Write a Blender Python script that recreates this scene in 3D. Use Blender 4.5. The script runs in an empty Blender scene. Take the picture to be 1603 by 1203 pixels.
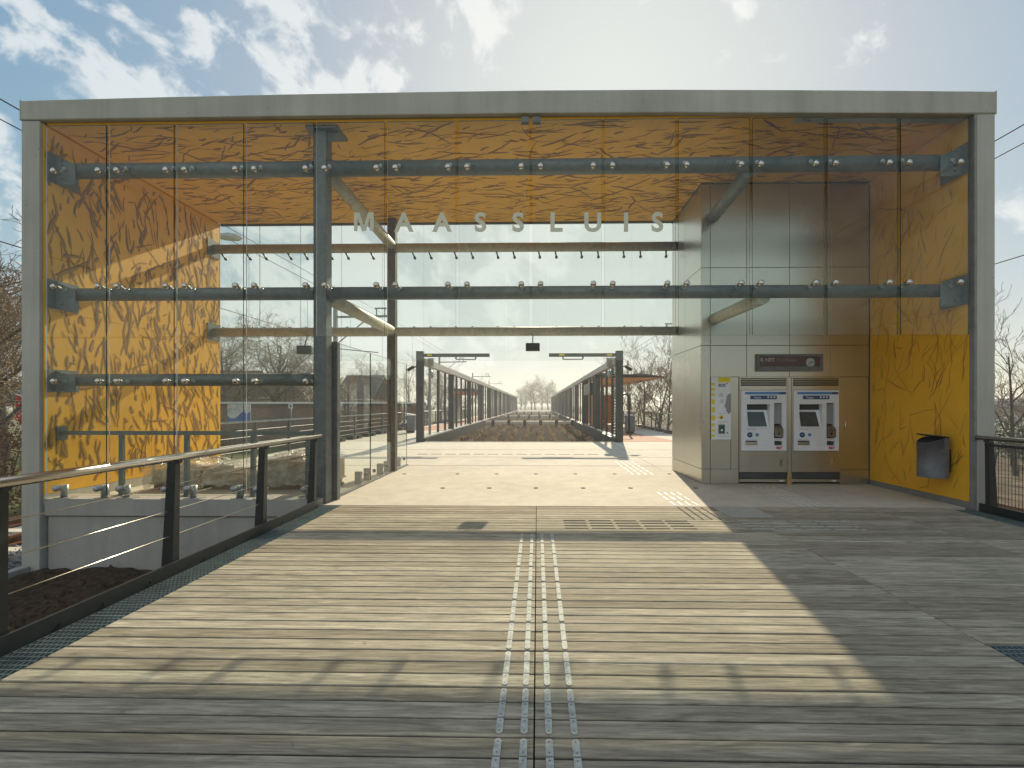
import bpy, math, random
from math import sin, cos, pi, atan, radians
from mathutils import Vector, Matrix, noise

sc = bpy.context.scene
col = sc.collection
random.seed(7)

# ------------------------------------------------------------------ camera
FPX, CX, CY, CAMH, YAW = 757.0, 826.0, 634.0, 1.6, math.atan(0.02)
cam_d = bpy.data.cameras.new("camera")
cam = bpy.data.objects.new("camera", cam_d)
col.objects.link(cam)
cam.location = (0, 0, CAMH)
cam.rotation_euler = (radians(90), 0, YAW)
cam_d.sensor_width = 36
cam_d.lens = FPX * 36 / 1603
cam_d.shift_x = (801.5 - CX) / 1603
cam_d.shift_y = (CY - 601.5) / 1603
cam_d.clip_start = 0.05
cam_d.clip_end = 3000
sc.camera = cam

# ------------------------------------------------------------------ light
SUN = Vector((0.15, 1.0, 0.590)).normalized()
sun_el = math.asin(SUN.z)
sun_az = math.atan2(SUN.x, SUN.y)
sl = bpy.data.lights.new("sun", 'SUN')
sl.energy = 2.4
sl.angle = radians(0.55)
sl.color = (1.0, 0.87, 0.64)
so = bpy.data.objects.new("sun", sl)
col.objects.link(so)
so.rotation_euler = SUN.to_track_quat('Z', 'Y').to_euler()
so.location = (6, 30, 40)

sc.view_settings.view_transform = 'Standard'
sc.view_settings.look = 'None'
sc.view_settings.gamma = 1
sc.view_settings.exposure = 1.35

world = bpy.data.worlds.new("World")
sc.world = world
world.use_nodes = True
wt = world.node_tree
wt.nodes.clear()


def wn(t, **kw):
    n = wt.nodes.new(t)
    for k, v in kw.items():
        setattr(n, k, v)
    return n


def wmath(op, a, b=None, c=None):
    n = wn('ShaderNodeMath', operation=op)
    for i, v in enumerate((a, b, c)):
        if v is None:
            continue
        if isinstance(v, (int, float)):
            n.inputs[i].default_value = v
        else:
            wt.links.new(v, n.inputs[i])
    return n.outputs[0]


w_out = wn('ShaderNodeOutputWorld')
w_bg = wn('ShaderNodeBackground')
w_bg.inputs['Strength'].default_value = 0.085
sky = wn('ShaderNodeTexSky', sky_type='NISHITA')
sky.sun_disc = False
sky.sun_elevation = sun_el
sky.sun_rotation = sun_az
sky.air_density = 1.0
sky.dust_density = 1.4
sky.ozone_density = 1.2
tc = wn('ShaderNodeTexCoord')
sep = wn('ShaderNodeSeparateXYZ')
wt.links.new(tc.outputs['Generated'], sep.inputs[0])
zz = wmath('ADD', wmath('MAXIMUM', sep.outputs['Z'], 0.0), 0.10)
cxy = wn('ShaderNodeCombineXYZ')
wt.links.new(wmath('DIVIDE', sep.outputs['X'], zz), cxy.inputs[0])
wt.links.new(wmath('DIVIDE', sep.outputs['Y'], zz), cxy.inputs[1])
n1 = wn('ShaderNodeTexNoise')
n1.inputs['Scale'].default_value = 6.0
n1.inputs['Detail'].default_value = 9
n1.inputs['Roughness'].default_value = 0.60
n1.inputs['Distortion'].default_value = 0.35
mp = wn('ShaderNodeMapping', vector_type='TEXTURE')
mp.inputs['Location'].default_value = (5.3, 0.7, 2.2)
mp.inputs['Rotation'].default_value = (0, radians(38), 0)
mp.inputs['Scale'].default_value = (0.62, 0.55, 0.46)
wt.links.new(tc.outputs['Generated'], mp.inputs[0])
wt.links.new(mp.outputs[0], n1.inputs['Vector'])
n2 = wn('ShaderNodeTexNoise')
n2.inputs['Scale'].default_value = 1.6
n2.inputs['Detail'].default_value = 2
wt.links.new(mp.outputs[0], n2.inputs['Vector'])
dens = wmath('ADD', n1.outputs['Fac'], wmath('MULTIPLY', wmath('SUBTRACT', n2.outputs['Fac'], 0.5), 0.55))
# fewer clouds to the right of the sun than to the left
dens = wmath('SUBTRACT', dens, wmath('MULTIPLY', wmath('MAXIMUM', sep.outputs['X'], 0.0), 0.22))
dens = wmath('ADD', dens, wmath('MULTIPLY', wmath('MAXIMUM', wmath('MULTIPLY', sep.outputs['Y'], -1.0), 0.0), 0.22))  # extra cloud added behind the camera to fill the shaded front
mr = wn('ShaderNodeMapRange', interpolation_type='SMOOTHSTEP')
mr.inputs['From Min'].default_value = 0.455
mr.inputs['From Max'].default_value = 0.585
wt.links.new(dens, mr.inputs['Value'])
fade = wn('ShaderNodeMapRange')
fade.inputs['From Min'].default_value = 0.0
fade.inputs['From Max'].default_value = 0.12
wt.links.new(sep.outputs['Z'], fade.inputs['Value'])
cl_f = wmath('MULTIPLY', wmath('MULTIPLY', mr.outputs[0], fade.outputs[0]), 0.85)
# cloud light: white, brighter towards the sun as thin cloud is
hs2 = wn('ShaderNodeHueSaturation')
hs2.inputs['Saturation'].default_value = 1.4
wt.links.new(sky.outputs[0], hs2.inputs['Color'])
# thin high veil: evens out the very bright zone round the sun
def wvec(op, a, b):
    n = wn('ShaderNodeVectorMath', operation=op)
    for i, v in enumerate((a, b)):
        if isinstance(v, tuple):
            n.inputs[i].default_value = v
        else:
            wt.links.new(v, n.inputs[i])
    return n.outputs[0]
KA, KB = 1.28, 0.29
veil = wvec('DIVIDE', wvec('MULTIPLY', hs2.outputs[0], (KA * 0.93, KA * 1.0, KA * 1.0)), wvec('ADD', wvec('MULTIPLY', hs2.outputs[0], (KB, KB, KB)), (1, 1, 1)))
cl_c = wvec('ADD', wvec('MULTIPLY', veil, (0.3, 0.3, 0.3)), (3.3, 3.32, 3.2))
mixc = wn('ShaderNodeMixRGB')
wt.links.new(cl_f, mixc.inputs[0])
wt.links.new(veil, mixc.inputs[1])
wt.links.new(cl_c, mixc.inputs[2])
wt.links.new(mixc.outputs[0], w_bg.inputs['Color'])
wt.links.new(w_bg.outputs[0], w_out.inputs['Surface'])

sc.cycles.transparent_max_bounces = 32
sc.cycles.max_bounces = 8
sc.cycles.caustics_reflective = False
sc.cycles.caustics_refractive = False
sc.cycles.sample_clamp_indirect = 6


# ------------------------------------------------------------------ picture -> place
_c, _s = cos(YAW), sin(YAW)


def ray(px, py):
    u, v = (px - CX) / FPX, (CY - py) / FPX
    return Vector((_c * u - _s, _s * u + _c, v))


def at(px, py, Y):
    d = ray(px, py)
    return Vector((0, 0, CAMH)) + d * (Y / d.y)


def atx(px, py, X):
    d = ray(px, py)
    return Vector((0, 0, CAMH)) + d * (X / d.x)


def gnd(px, py, z=0.0):
    d = ray(px, py)
    return Vector((0, 0, CAMH)) + d * ((z - CAMH) / d.z)


# ------------------------------------------------------------------ materials
class NT:
    def __init__(self, name):
        self.m = bpy.data.materials.new(name)
        self.m.use_nodes = True
        self.t = self.m.node_tree
        self.b = self.t.nodes['Principled BSDF']
        self.o = self.t.nodes['Material Output']
        self._co = None

    def n(self, typ, **kw):
        n = self.t.nodes.new(typ)
        for k, v in kw.items():
            setattr(n, k, v)
        return n

    def l(self, a, b):
        self.t.links.new(a, b)

    def co(self):
        if self._co is None:
            self._co = self.n('ShaderNodeNewGeometry').outputs['Position']
        return self._co

    def map(self, scale=(1, 1, 1), rot=(0, 0, 0), src=None):
        m = self.n('ShaderNodeMapping')
        m.inputs['Scale'].default_value = scale
        m.inputs['Rotation'].default_value = rot
        self.l(src or self.co(), m.inputs[0])
        return m.outputs[0]

    def noise(self, scale, detail=4, rough=0.55, vec=None, dist=0):
        n = self.n('ShaderNodeTexNoise')
        n.inputs['Scale'].default_value = scale
        n.inputs['Detail'].default_value = detail
        n.inputs['Roughness'].default_value = rough
        n.inputs['Distortion'].default_value = dist
        self.l(vec or self.co(), n.inputs['Vector'])
        return n.outputs['Fac']

    def ramp(self, fac, stops):
        r = self.n('ShaderNodeValToRGB')
        e = r.color_ramp.elements
        while len(e) < len(stops):
            e.new(0.5)
        for i, (p, c) in enumerate(stops):
            e[i].position = p
            if isinstance(c, (int, float)):
                c = (c, c, c)
            e[i].color = (c[0], c[1], c[2], 1)
        self.l(fac, r.inputs[0])
        return r.outputs[0]

    def mix(self, fac, a, b, mode='MIX'):
        m = self.n('ShaderNodeMixRGB', blend_type=mode)
        for i, v in enumerate((fac, a, b)):
            if isinstance(v, (int, float)):
                if i == 0:
                    m.inputs[0].default_value = v
                else:
                    m.inputs[i].default_value = (v, v, v, 1)
            elif isinstance(v, tuple):
                m.inputs[i].default_value = (v[0], v[1], v[2], 1)
            else:
                self.l(v, m.inputs[i])
        return m.outputs[0]

    def math(self, op, a, b=None):
        n = self.n('ShaderNodeMath', operation=op)
        for i, v in enumerate((a, b)):
            if v is None:
                continue
            if isinstance(v, (int, float)):
                n.inputs[i].default_value = v
            else:
                self.l(v, n.inputs[i])
        return n.outputs[0]

    def bump(self, h, strength=0.3, dist=0.01):
        b = self.n('ShaderNodeBump')
        b.inputs['Strength'].default_value = strength
        b.inputs['Distance'].default_value = dist
        self.l(h, b.inputs['Height'])
        self.l(b.outputs[0], self.b.inputs['Normal'])

    def set(self, color=None, rough=None, metal=None, spec=None):
        for k, v in (('Base Color', color), ('Roughness', rough), ('Metallic', metal), ('Specular IOR Level', spec)):
            if v is None:
                continue
            if isinstance(v, tuple):
                self.b.inputs[k].default_value = (v[0], v[1], v[2], 1)
            elif isinstance(v, (int, float)):
                self.b.inputs[k].default_value = v
            else:
                self.l(v, self.b.inputs[k])
        return self


def simple(name, c, rough=0.6, metal=0.0, var=0.18, scale=6, bump=0.0, spec=0.5):
    t = NT(name)
    f = t.noise(scale, 6, 0.6)
    lo = tuple(x * (1 - var) for x in c)
    hi = tuple(min(1, x * (1 + var)) for x in c)
    t.set(t.ramp(f, [(0.3, lo), (0.7, hi)]), rough, metal, spec)
    if bump:
        t.bump(t.noise(scale * 8, 4), bump, 0.01)
    return t.m


M = {}


def mat_concrete(name, c, streak=0.25):
    t = NT(name)
    big = t.noise(0.7, 5, 0.6)
    st = t.noise(1.0, 5, 0.6, t.map((5.0, 5.0, 0.28)))
    fine = t.noise(38, 5, 0.6)
    a = t.ramp(big, [(0.25, tuple(x * 0.78 for x in c)), (0.75, tuple(x * 1.08 for x in c))])
    a = t.mix(streak, a, t.ramp(st, [(0.32, 0.42), (0.6, 1.0)]), 'MULTIPLY')
    a = t.mix(0.25, a, t.ramp(fine, [(0.3, 0.7), (0.7, 1.0)]), 'MULTIPLY')
    v = t.n('ShaderNodeTexVoronoi')
    v.inputs['Scale'].default_value = 5.5
    t.l(t.co(), v.inputs['Vector'])
    a = t.mix(1.0, a, t.ramp(v.outputs['Distance'], [(0.045, 0.55), (0.07, 1.0)]), 'MULTIPLY')
    t.set(a, 0.82, 0, 0.3)
    t.bump(fine, 0.15, 0.01)
    return t.m


M['concrete'] = mat_concrete('portal_concrete', (0.56, 0.54, 0.465))
M['plinth'] = mat_concrete('plinth_concrete', (0.47, 0.445, 0.39), 0.2)


def mat_floor():
    t = NT('floor_concrete')
    c = (0.65, 0.595, 0.495)
    big = t.noise(0.6, 6, 0.65)
    a = t.ramp(big, [(0.3, tuple(x * 0.88 for x in c)), (0.7, tuple(x * 1.06 for x in c))])
    sp = t.noise(3.2, 8, 0.7)
    a = t.mix(0.5, a, t.ramp(sp, [(0.35, 0.72), (0.6, 1.0)]), 'MULTIPLY')
    a = t.mix(0.2, a, t.ramp(t.noise(60, 3), [(0.35, 0.7), (0.65, 1.0)]), 'MULTIPLY')
    t.set(a, 0.85, 0, 0.2)
    return t.m


M['floor'] = mat_floor()


def mat_wood():
    t = NT('weathered_deck_wood')
    sepx = t.n('ShaderNodeSeparateXYZ')
    t.l(t.co(), sepx.inputs[0])
    row = t.math('FLOOR', t.math('DIVIDE', t.math('ADD', sepx.outputs['Y'], 5.0), 0.1357))
    secx = t.math('ADD', t.math('GREATER_THAN', sepx.outputs['X'], -0.016), t.math('GREATER_THAN', sepx.outputs['X'], 2.985))
    secx = t.math('ADD', secx, t.math('GREATER_THAN', sepx.outputs['X'], 5.15))
    cb = t.n('ShaderNodeCombineXYZ')
    t.l(row, cb.inputs[0])
    t.l(secx, cb.inputs[1])
    wn_ = t.n('ShaderNodeTexWhiteNoise', noise_dimensions='3D')
    t.l(cb.outputs[0], wn_.inputs['Vector'])
    r = wn_.outputs['Value']
    # grain coordinates shifted per board
    off = t.n('ShaderNodeVectorMath', operation='MULTIPLY_ADD')
    t.l(wn_.outputs['Color'], off.inputs[0])
    off.inputs[1].default_value = (37, 0, 11)
    t.l(t.co(), off.inputs[2])
    g1 = t.noise(1, 7, 0.62, t.map((2.6, 46, 1), src=off.outputs[0]), 0.9)
    g2 = t.noise(1, 5, 0.6, t.map((1.7, 13, 1), src=off.outputs[0]), 1.5)
    g3 = t.noise(1, 6, 0.65, t.map((14, 150, 1), src=off.outputs[0]))
    a = t.ramp(r, [(0.0, (0.36, 0.30, 0.215)), (0.5, (0.45, 0.382, 0.28)), (1.0, (0.56, 0.482, 0.36))])
    a = t.mix(0.9, a, t.ramp(g1, [(0.3, 0.5), (0.66, 1.25)]), 'MULTIPLY')
    a = t.mix(0.8, a, t.ramp(g2, [(0.32, 0.62), (0.68, 1.25)]), 'MULTIPLY')
    a = t.mix(0.5, a, t.ramp(g3, [(0.3, 0.7), (0.7, 1.1)]), 'MULTIPLY')
    wear = t.noise(0.55, 5, 0.7, dist=0.5)
    a = t.mix(0.7, a, t.ramp(wear, [(0.3, 0.72), (0.68, 1.12)]), 'MULTIPLY')
    spots = t.noise(9, 4, 0.7, dist=0.4)
    a = t.mix(t.ramp(spots, [(0.66, 0.0), (0.74, 0.5)]), a, (0.10, 0.09, 0.07))
    blot = t.noise(2.3, 6, 0.65, dist=0.8)
    a = t.mix(t.ramp(blot, [(0.55, 0.0), (0.8, 0.25)]), a, (0.22, 0.21, 0.15))
    t.set(a, t.ramp(g2, [(0.3, 0.72), (0.7, 0.9)]), 0, 0.12)
    t.bump(t.mix(0.5, g1, g3), 0.35, 0.004)
    return t.m


M['wood'] = mat_wood()


def mat_yellow():
    t = NT('yellow_lining')
    c = (0.95, 0.50, 0.027)
    a = t.ramp(t.noise(0.8, 5, 0.6), [(0.3, tuple(x * 0.93 for x in c)), (0.7, c)])
    a = t.mix(0.5, a, t.ramp(t.noise(4, 5, 0.6), [(0.3, 0.85), (0.6, 1.0)]), 'MULTIPLY')
    t.set(a, 0.5, 0, 0.35)
    t.bump(t.noise(3.0, 3), 0.06, 0.02)
    return t.m


M['yellow'] = mat_yellow()
M['stroke'] = simple('stroke_ochre', (0.45, 0.225, 0.014), 0.6, var=0.25, scale=3)
M['stroke_dark'] = simple('stroke_brown', (0.22, 0.10, 0.012), 0.6, var=0.25, scale=3)
M['stroke_faint'] = simple('stroke_faint', (0.50, 0.245, 0.022), 0.55, var=0.15, scale=3)


def mat_galv(name, c, rough=0.5, metal=0.55):
    t = NT(name)
    f = t.noise(5, 8, 0.7, dist=1.2)
    a = t.ramp(f, [(0.3, tuple(x * 0.7 for x in c)), (0.7, tuple(x * 1.25 for x in c))])
    t.set(a, rough, metal, 0.5)
    return t.m


M['galv'] = mat_galv('galvanised_steel', (0.165, 0.18, 0.172), 0.5, 0.3)
M['galv_light'] = mat_galv('bright_galvanised_steel', (0.42, 0.43, 0.42), 0.42)
M['dark'] = simple('dark_painted_steel', (0.018, 0.021, 0.022), 0.42, 0.0, 0.3, 12)
M['grey_dark'] = simple('anthracite_steel', (0.055, 0.06, 0.06), 0.5, 0.1, 0.2, 4)
M['black'] = simple('black_plastic', (0.012, 0.012, 0.012), 0.4, 0, 0.2, 10)
M['grate'] = mat_galv('grating_steel', (0.20, 0.25, 0.25), 0.42, 0.4)
M['beamwhite'] = simple('pale_beam_paint', (0.62, 0.58, 0.49), 0.6, 0, 0.08, 2)


def mat_stainless(name='brushed_stainless', c=(0.62, 0.605, 0.525), rough=0.30):
    t = NT(name)
    f = t.noise(1, 3, 0.5, t.map((160, 160, 0.35)))
    g = t.noise(1.1, 5, 0.6, dist=0.5)
    a = t.mix(0.25, c, t.ramp(g, [(0.3, 0.75), (0.7, 1.1)]), 'MULTIPLY')
    t.set(a, t.mix(0.5, t.ramp(f, [(0.3, rough * 0.9), (0.7, rough * 1.15)]), t.ramp(g, [(0.3, rough * 0.8), (0.7, rough * 1.3)])), 1.0, 0.5)
    t.bump(t.noise(1, 2, 0.5, t.map((0.5, 0.5, 0.7))), 0.03, 0.06)
    return t.m


M['inox'] = mat_stainless()
M['rail_inox'] = mat_stainless('rail_stainless', (0.62, 0.57, 0.5), 0.2)
M['tactile'] = simple('tactile_metal', (0.50, 0.49, 0.44), 0.7, 0.0, 0.3, 25, 0.2, 0.25)
M['tactile_dark'] = simple('tactile_dark_strip', (0.075, 0.072, 0.062), 0.8, 0, 0.2, 12, 0, 0.1)
M['tactile_white'] = simple('tactile_white_strip', (0.80, 0.79, 0.75), 0.6, 0, 0.06, 12)


def mat_glass(name, tint, dust=0.03, refl=1.0):
    t = NT(name)
    t.t.nodes.remove(t.b)
    tr = t.n('ShaderNodeBsdfTransparent')
    tr.inputs[0].default_value = (*tint, 1)
    gl = t.n('ShaderNodeBsdfGlossy')
    gl.inputs['Roughness'].default_value = 0.0
    gl.inputs[0].default_value = (0.95, 1, 0.98, 1)
    fr = t.n('ShaderNodeFresnel')
    fr.inputs['IOR'].default_value = 1.5
    geo = t.n('ShaderNodeNewGeometry')
    fac = t.math('MULTIPLY', fr.outputs[0], t.math('SUBTRACT', 1.0, geo.outputs['Backfacing']))
    fac = t.math('MULTIPLY', fac, refl)
    mx = t.n('ShaderNodeMixShader')
    t.l(fac, mx.inputs[0])
    t.l(tr.outputs[0], mx.inputs[1])
    t.l(gl.outputs[0], mx.inputs[2])
    di = t.n('ShaderNodeBsdfTranslucent')
    di.inputs[0].default_value = (0.8, 0.82, 0.78, 1)
    d2 = t.n('ShaderNodeBsdfDiffuse')
    d2.inputs[0].default_value = (0.8, 0.82, 0.78, 1)
    ms = t.n('ShaderNodeMixShader')
    ms.inputs[0].default_value = 0.5
    t.l(di.outputs[0], ms.inputs[1])
    t.l(d2.outputs[0], ms.inputs[2])
    m2 = t.n('ShaderNodeMixShader')
    dn = t.ramp(t.noise(1.3, 6, 0.65), [(0.35, dust * 0.5), (0.7, dust * 1.5)])
    t.l(dn, m2.inputs[0])
    t.l(mx.outputs[0], m2.inputs[1])
    t.l(ms.outputs[0], m2.inputs[2])
    t.l(m2.outputs[0], t.o.inputs['Surface'])
    return t.m


M['glass'] = mat_glass('screen_glass', (0.95, 0.97, 0.955), 0.007, 0.85)
M['glass_rear'] = mat_glass('rear_glass', (0.95, 0.97, 0.96), 0.015, 1.0)
M['glass_edge'] = simple('glass_edge', (0.035, 0.055, 0.048), 0.2, 0, 0.3, 2)
M['edge_sunlit'] = simple('sunlit_glass_edge', (0.62, 0.65, 0.62), 0.3, 0, 0.1, 2)  # sunlight caught by the pane edges, put into a pale colour
M['letter'] = simple('frosted_letter_film', (0.72, 0.75, 0.68), 0.6, 0, 0.04, 4)
def mat_film():
    t = NT('frosted_letter_film_backlit')
    tl = t.n('ShaderNodeBsdfTranslucent')
    tl.inputs[0].default_value = (0.93, 0.95, 0.88, 1)
    ms = t.n('ShaderNodeMixShader')
    ms.inputs[0].default_value = 0.6
    t.set((0.90, 0.92, 0.85), 0.6)
    t.l(t.b.outputs[0], ms.inputs[1])
    t.l(tl.outputs[0], ms.inputs[2])
    t.l(ms.outputs[0], t.o.inputs['Surface'])
    return t.m


M['letter'] = mat_film()
M['white'] = simple('white_enamel', (0.74, 0.76, 0.80), 0.4, 0, 0.05, 4)
M['blue'] = simple('sign_blue', (0.03, 0.075, 0.19), 0.4, 0, 0.1, 5)
M['blue_light'] = simple('sign_light_blue', (0.08, 0.24, 0.52), 0.4, 0, 0.1, 5)
M['sign_yellow'] = simple('sign_yellow', (0.75, 0.58, 0.03), 0.5, 0, 0.06, 5)
M['red'] = simple('logo_red', (0.55, 0.02, 0.03), 0.5, 0, 0.08, 5)
M['grey'] = simple('sign_grey', (0.28, 0.29, 0.30), 0.5, 0, 0.08, 5)
M['screen'] = simple('screen_glass_dark', (0.07, 0.085, 0.08), 0.12, 0, 0.2, 3)
M['display_red'] = simple('display_red', (0.11, 0.06, 0.06), 0.3, 0, 0.15, 3)
M['green_dark'] = simple('intercom_green', (0.03, 0.09, 0.06), 0.5, 0, 0.1, 9)
M['soil'] = simple('dark_soil', (0.075, 0.048, 0.03), 0.95, 0, 0.6, 14, 1.0, 0.1)
M['grass'] = simple('rough_grass', (0.10, 0.105, 0.042), 0.95, 0, 0.5, 1.2, 0.8, 0.1)
M['earth'] = simple('bare_brown_earth', (0.12, 0.095, 0.066), 0.95, 0, 0.55, 1.6, 0.9, 0.08)
M['ballast'] = simple('ballast_stone', (0.25, 0.25, 0.245), 0.9, 0, 0.5, 11, 0.8)
M['rust'] = simple('rusty_rail', (0.16, 0.075, 0.035), 0.7, 0.2, 0.4, 9)
M['bark'] = simple('grey_bark', (0.085, 0.068, 0.05), 0.9, 0, 0.35, 5)
M['twig'] = simple('brown_twigs', (0.24, 0.165, 0.085), 0.9, 0, 0.35, 1.5)
M['twig_red'] = simple('red_brown_twigs', (0.21, 0.085, 0.05), 0.9, 0, 0.35, 1.5)
M['leaf_brown'] = simple('dry_beech_leaf', (0.20, 0.105, 0.05), 0.7, 0, 0.5, 7)
M['leaf_green'] = simple('evergreen_leaf', (0.045, 0.065, 0.028), 0.6, 0, 0.5, 4)
M['straw'] = simple('dry_grass_straw', (0.50, 0.39, 0.24), 0.85, 0, 0.45, 1.7)
M['brickpath'] = simple('red_brick_paving', (0.40, 0.195, 0.125), 0.85, 0, 0.15, 5)
M['orange'] = simple('orange_shelter_lining', (0.62, 0.21, 0.03), 0.5, 0, 0.2, 2)
M['roof_tile'] = simple('dark_roof_tile', (0.075, 0.062, 0.055), 0.8, 0, 0.25, 5)
M['fascia'] = simple('white_fascia', (0.72, 0.71, 0.67), 0.6, 0, 0.08, 3)
M['window'] = simple('dark_window_glass', (0.03, 0.035, 0.04), 0.1, 0, 0.2, 2)
M['redflag'] = simple('red_flag_cloth', (0.60, 0.015, 0.03), 0.7, 0, 0.15, 4)
M['wire'] = simple('copper_wire', (0.03, 0.028, 0.026), 0.6, 0.3, 0.1, 3)
M['plastic'] = simple('plastic_wrap', (0.52, 0.47, 0.37), 0.22, 0, 0.3, 2.4, 0.3)
def mat_wrap():
    t = NT('clear_plastic_wrap')
    tr = t.n('ShaderNodeBsdfTransparent')
    ms = t.n('ShaderNodeMixShader')
    t.l(t.ramp(t.noise(5, 5, 0.6), [(0.35, 0.25), (0.65, 0.75)]), ms.inputs[0])
    t.set((0.62, 0.58, 0.48), 0.18, 0, 0.7)
    t.bump(t.noise(9, 5, 0.6, dist=1.0), 0.8, 0.05)
    t.l(tr.outputs[0], ms.inputs[1])
    t.l(t.b.outputs[0], ms.inputs[2])
    t.l(ms.outputs[0], t.o.inputs['Surface'])
    return t.m


M['plastic'] = mat_wrap()
M['cardboard'] = simple('brown_packs', (0.25, 0.17, 0.10), 0.8, 0, 0.35, 2.5)
M['void'] = simple('void_shade_black', (0.01, 0.01, 0.01), 0.9)  # near-black colour stands in for shade in hollows and behind gaps
M['screenmesh'] = simple('louvre_panel', (0.15, 0.16, 0.155), 0.5, 0.2, 0.15, 3)
M['bingrey'] = mat_galv('bin_metallic', (0.15, 0.157, 0.165), 0.6, 0.05)
M['lampglass'] = simple('lamp_housing', (0.5, 0.5, 0.47), 0.3, 0.2, 0.1, 3)


def mat_brick():
    t = NT('brick_wall')
    b = t.n('ShaderNodeTexBrick')
    b.inputs['Scale'].default_value = 1
    b.inputs['Color1'].default_value = (0.15, 0.085, 0.06, 1)
    b.inputs['Color2'].default_value = (0.21, 0.12, 0.085, 1)
    b.inputs['Mortar'].default_value = (0.24, 0.22, 0.2, 1)
    b.inputs['Mortar Size'].default_value = 0.008
    b.inputs['Brick Width'].default_value = 0.22
    b.inputs['Row Height'].default_value = 0.065
    t.l(t.map((1, 1, 1), (radians(90), 0, 0)), b.inputs['Vector'])
    t.set(t.mix(0.5, b.outputs[0], t.ramp(t.noise(1.5, 5), [(0.3, 0.6), (0.7, 1.1)]), 'MULTIPLY'), 0.85)
    return t.m


M['brick'] = mat_brick()

# ------------------------------------------------------------------ mesh builder
OFF = {}


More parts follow.
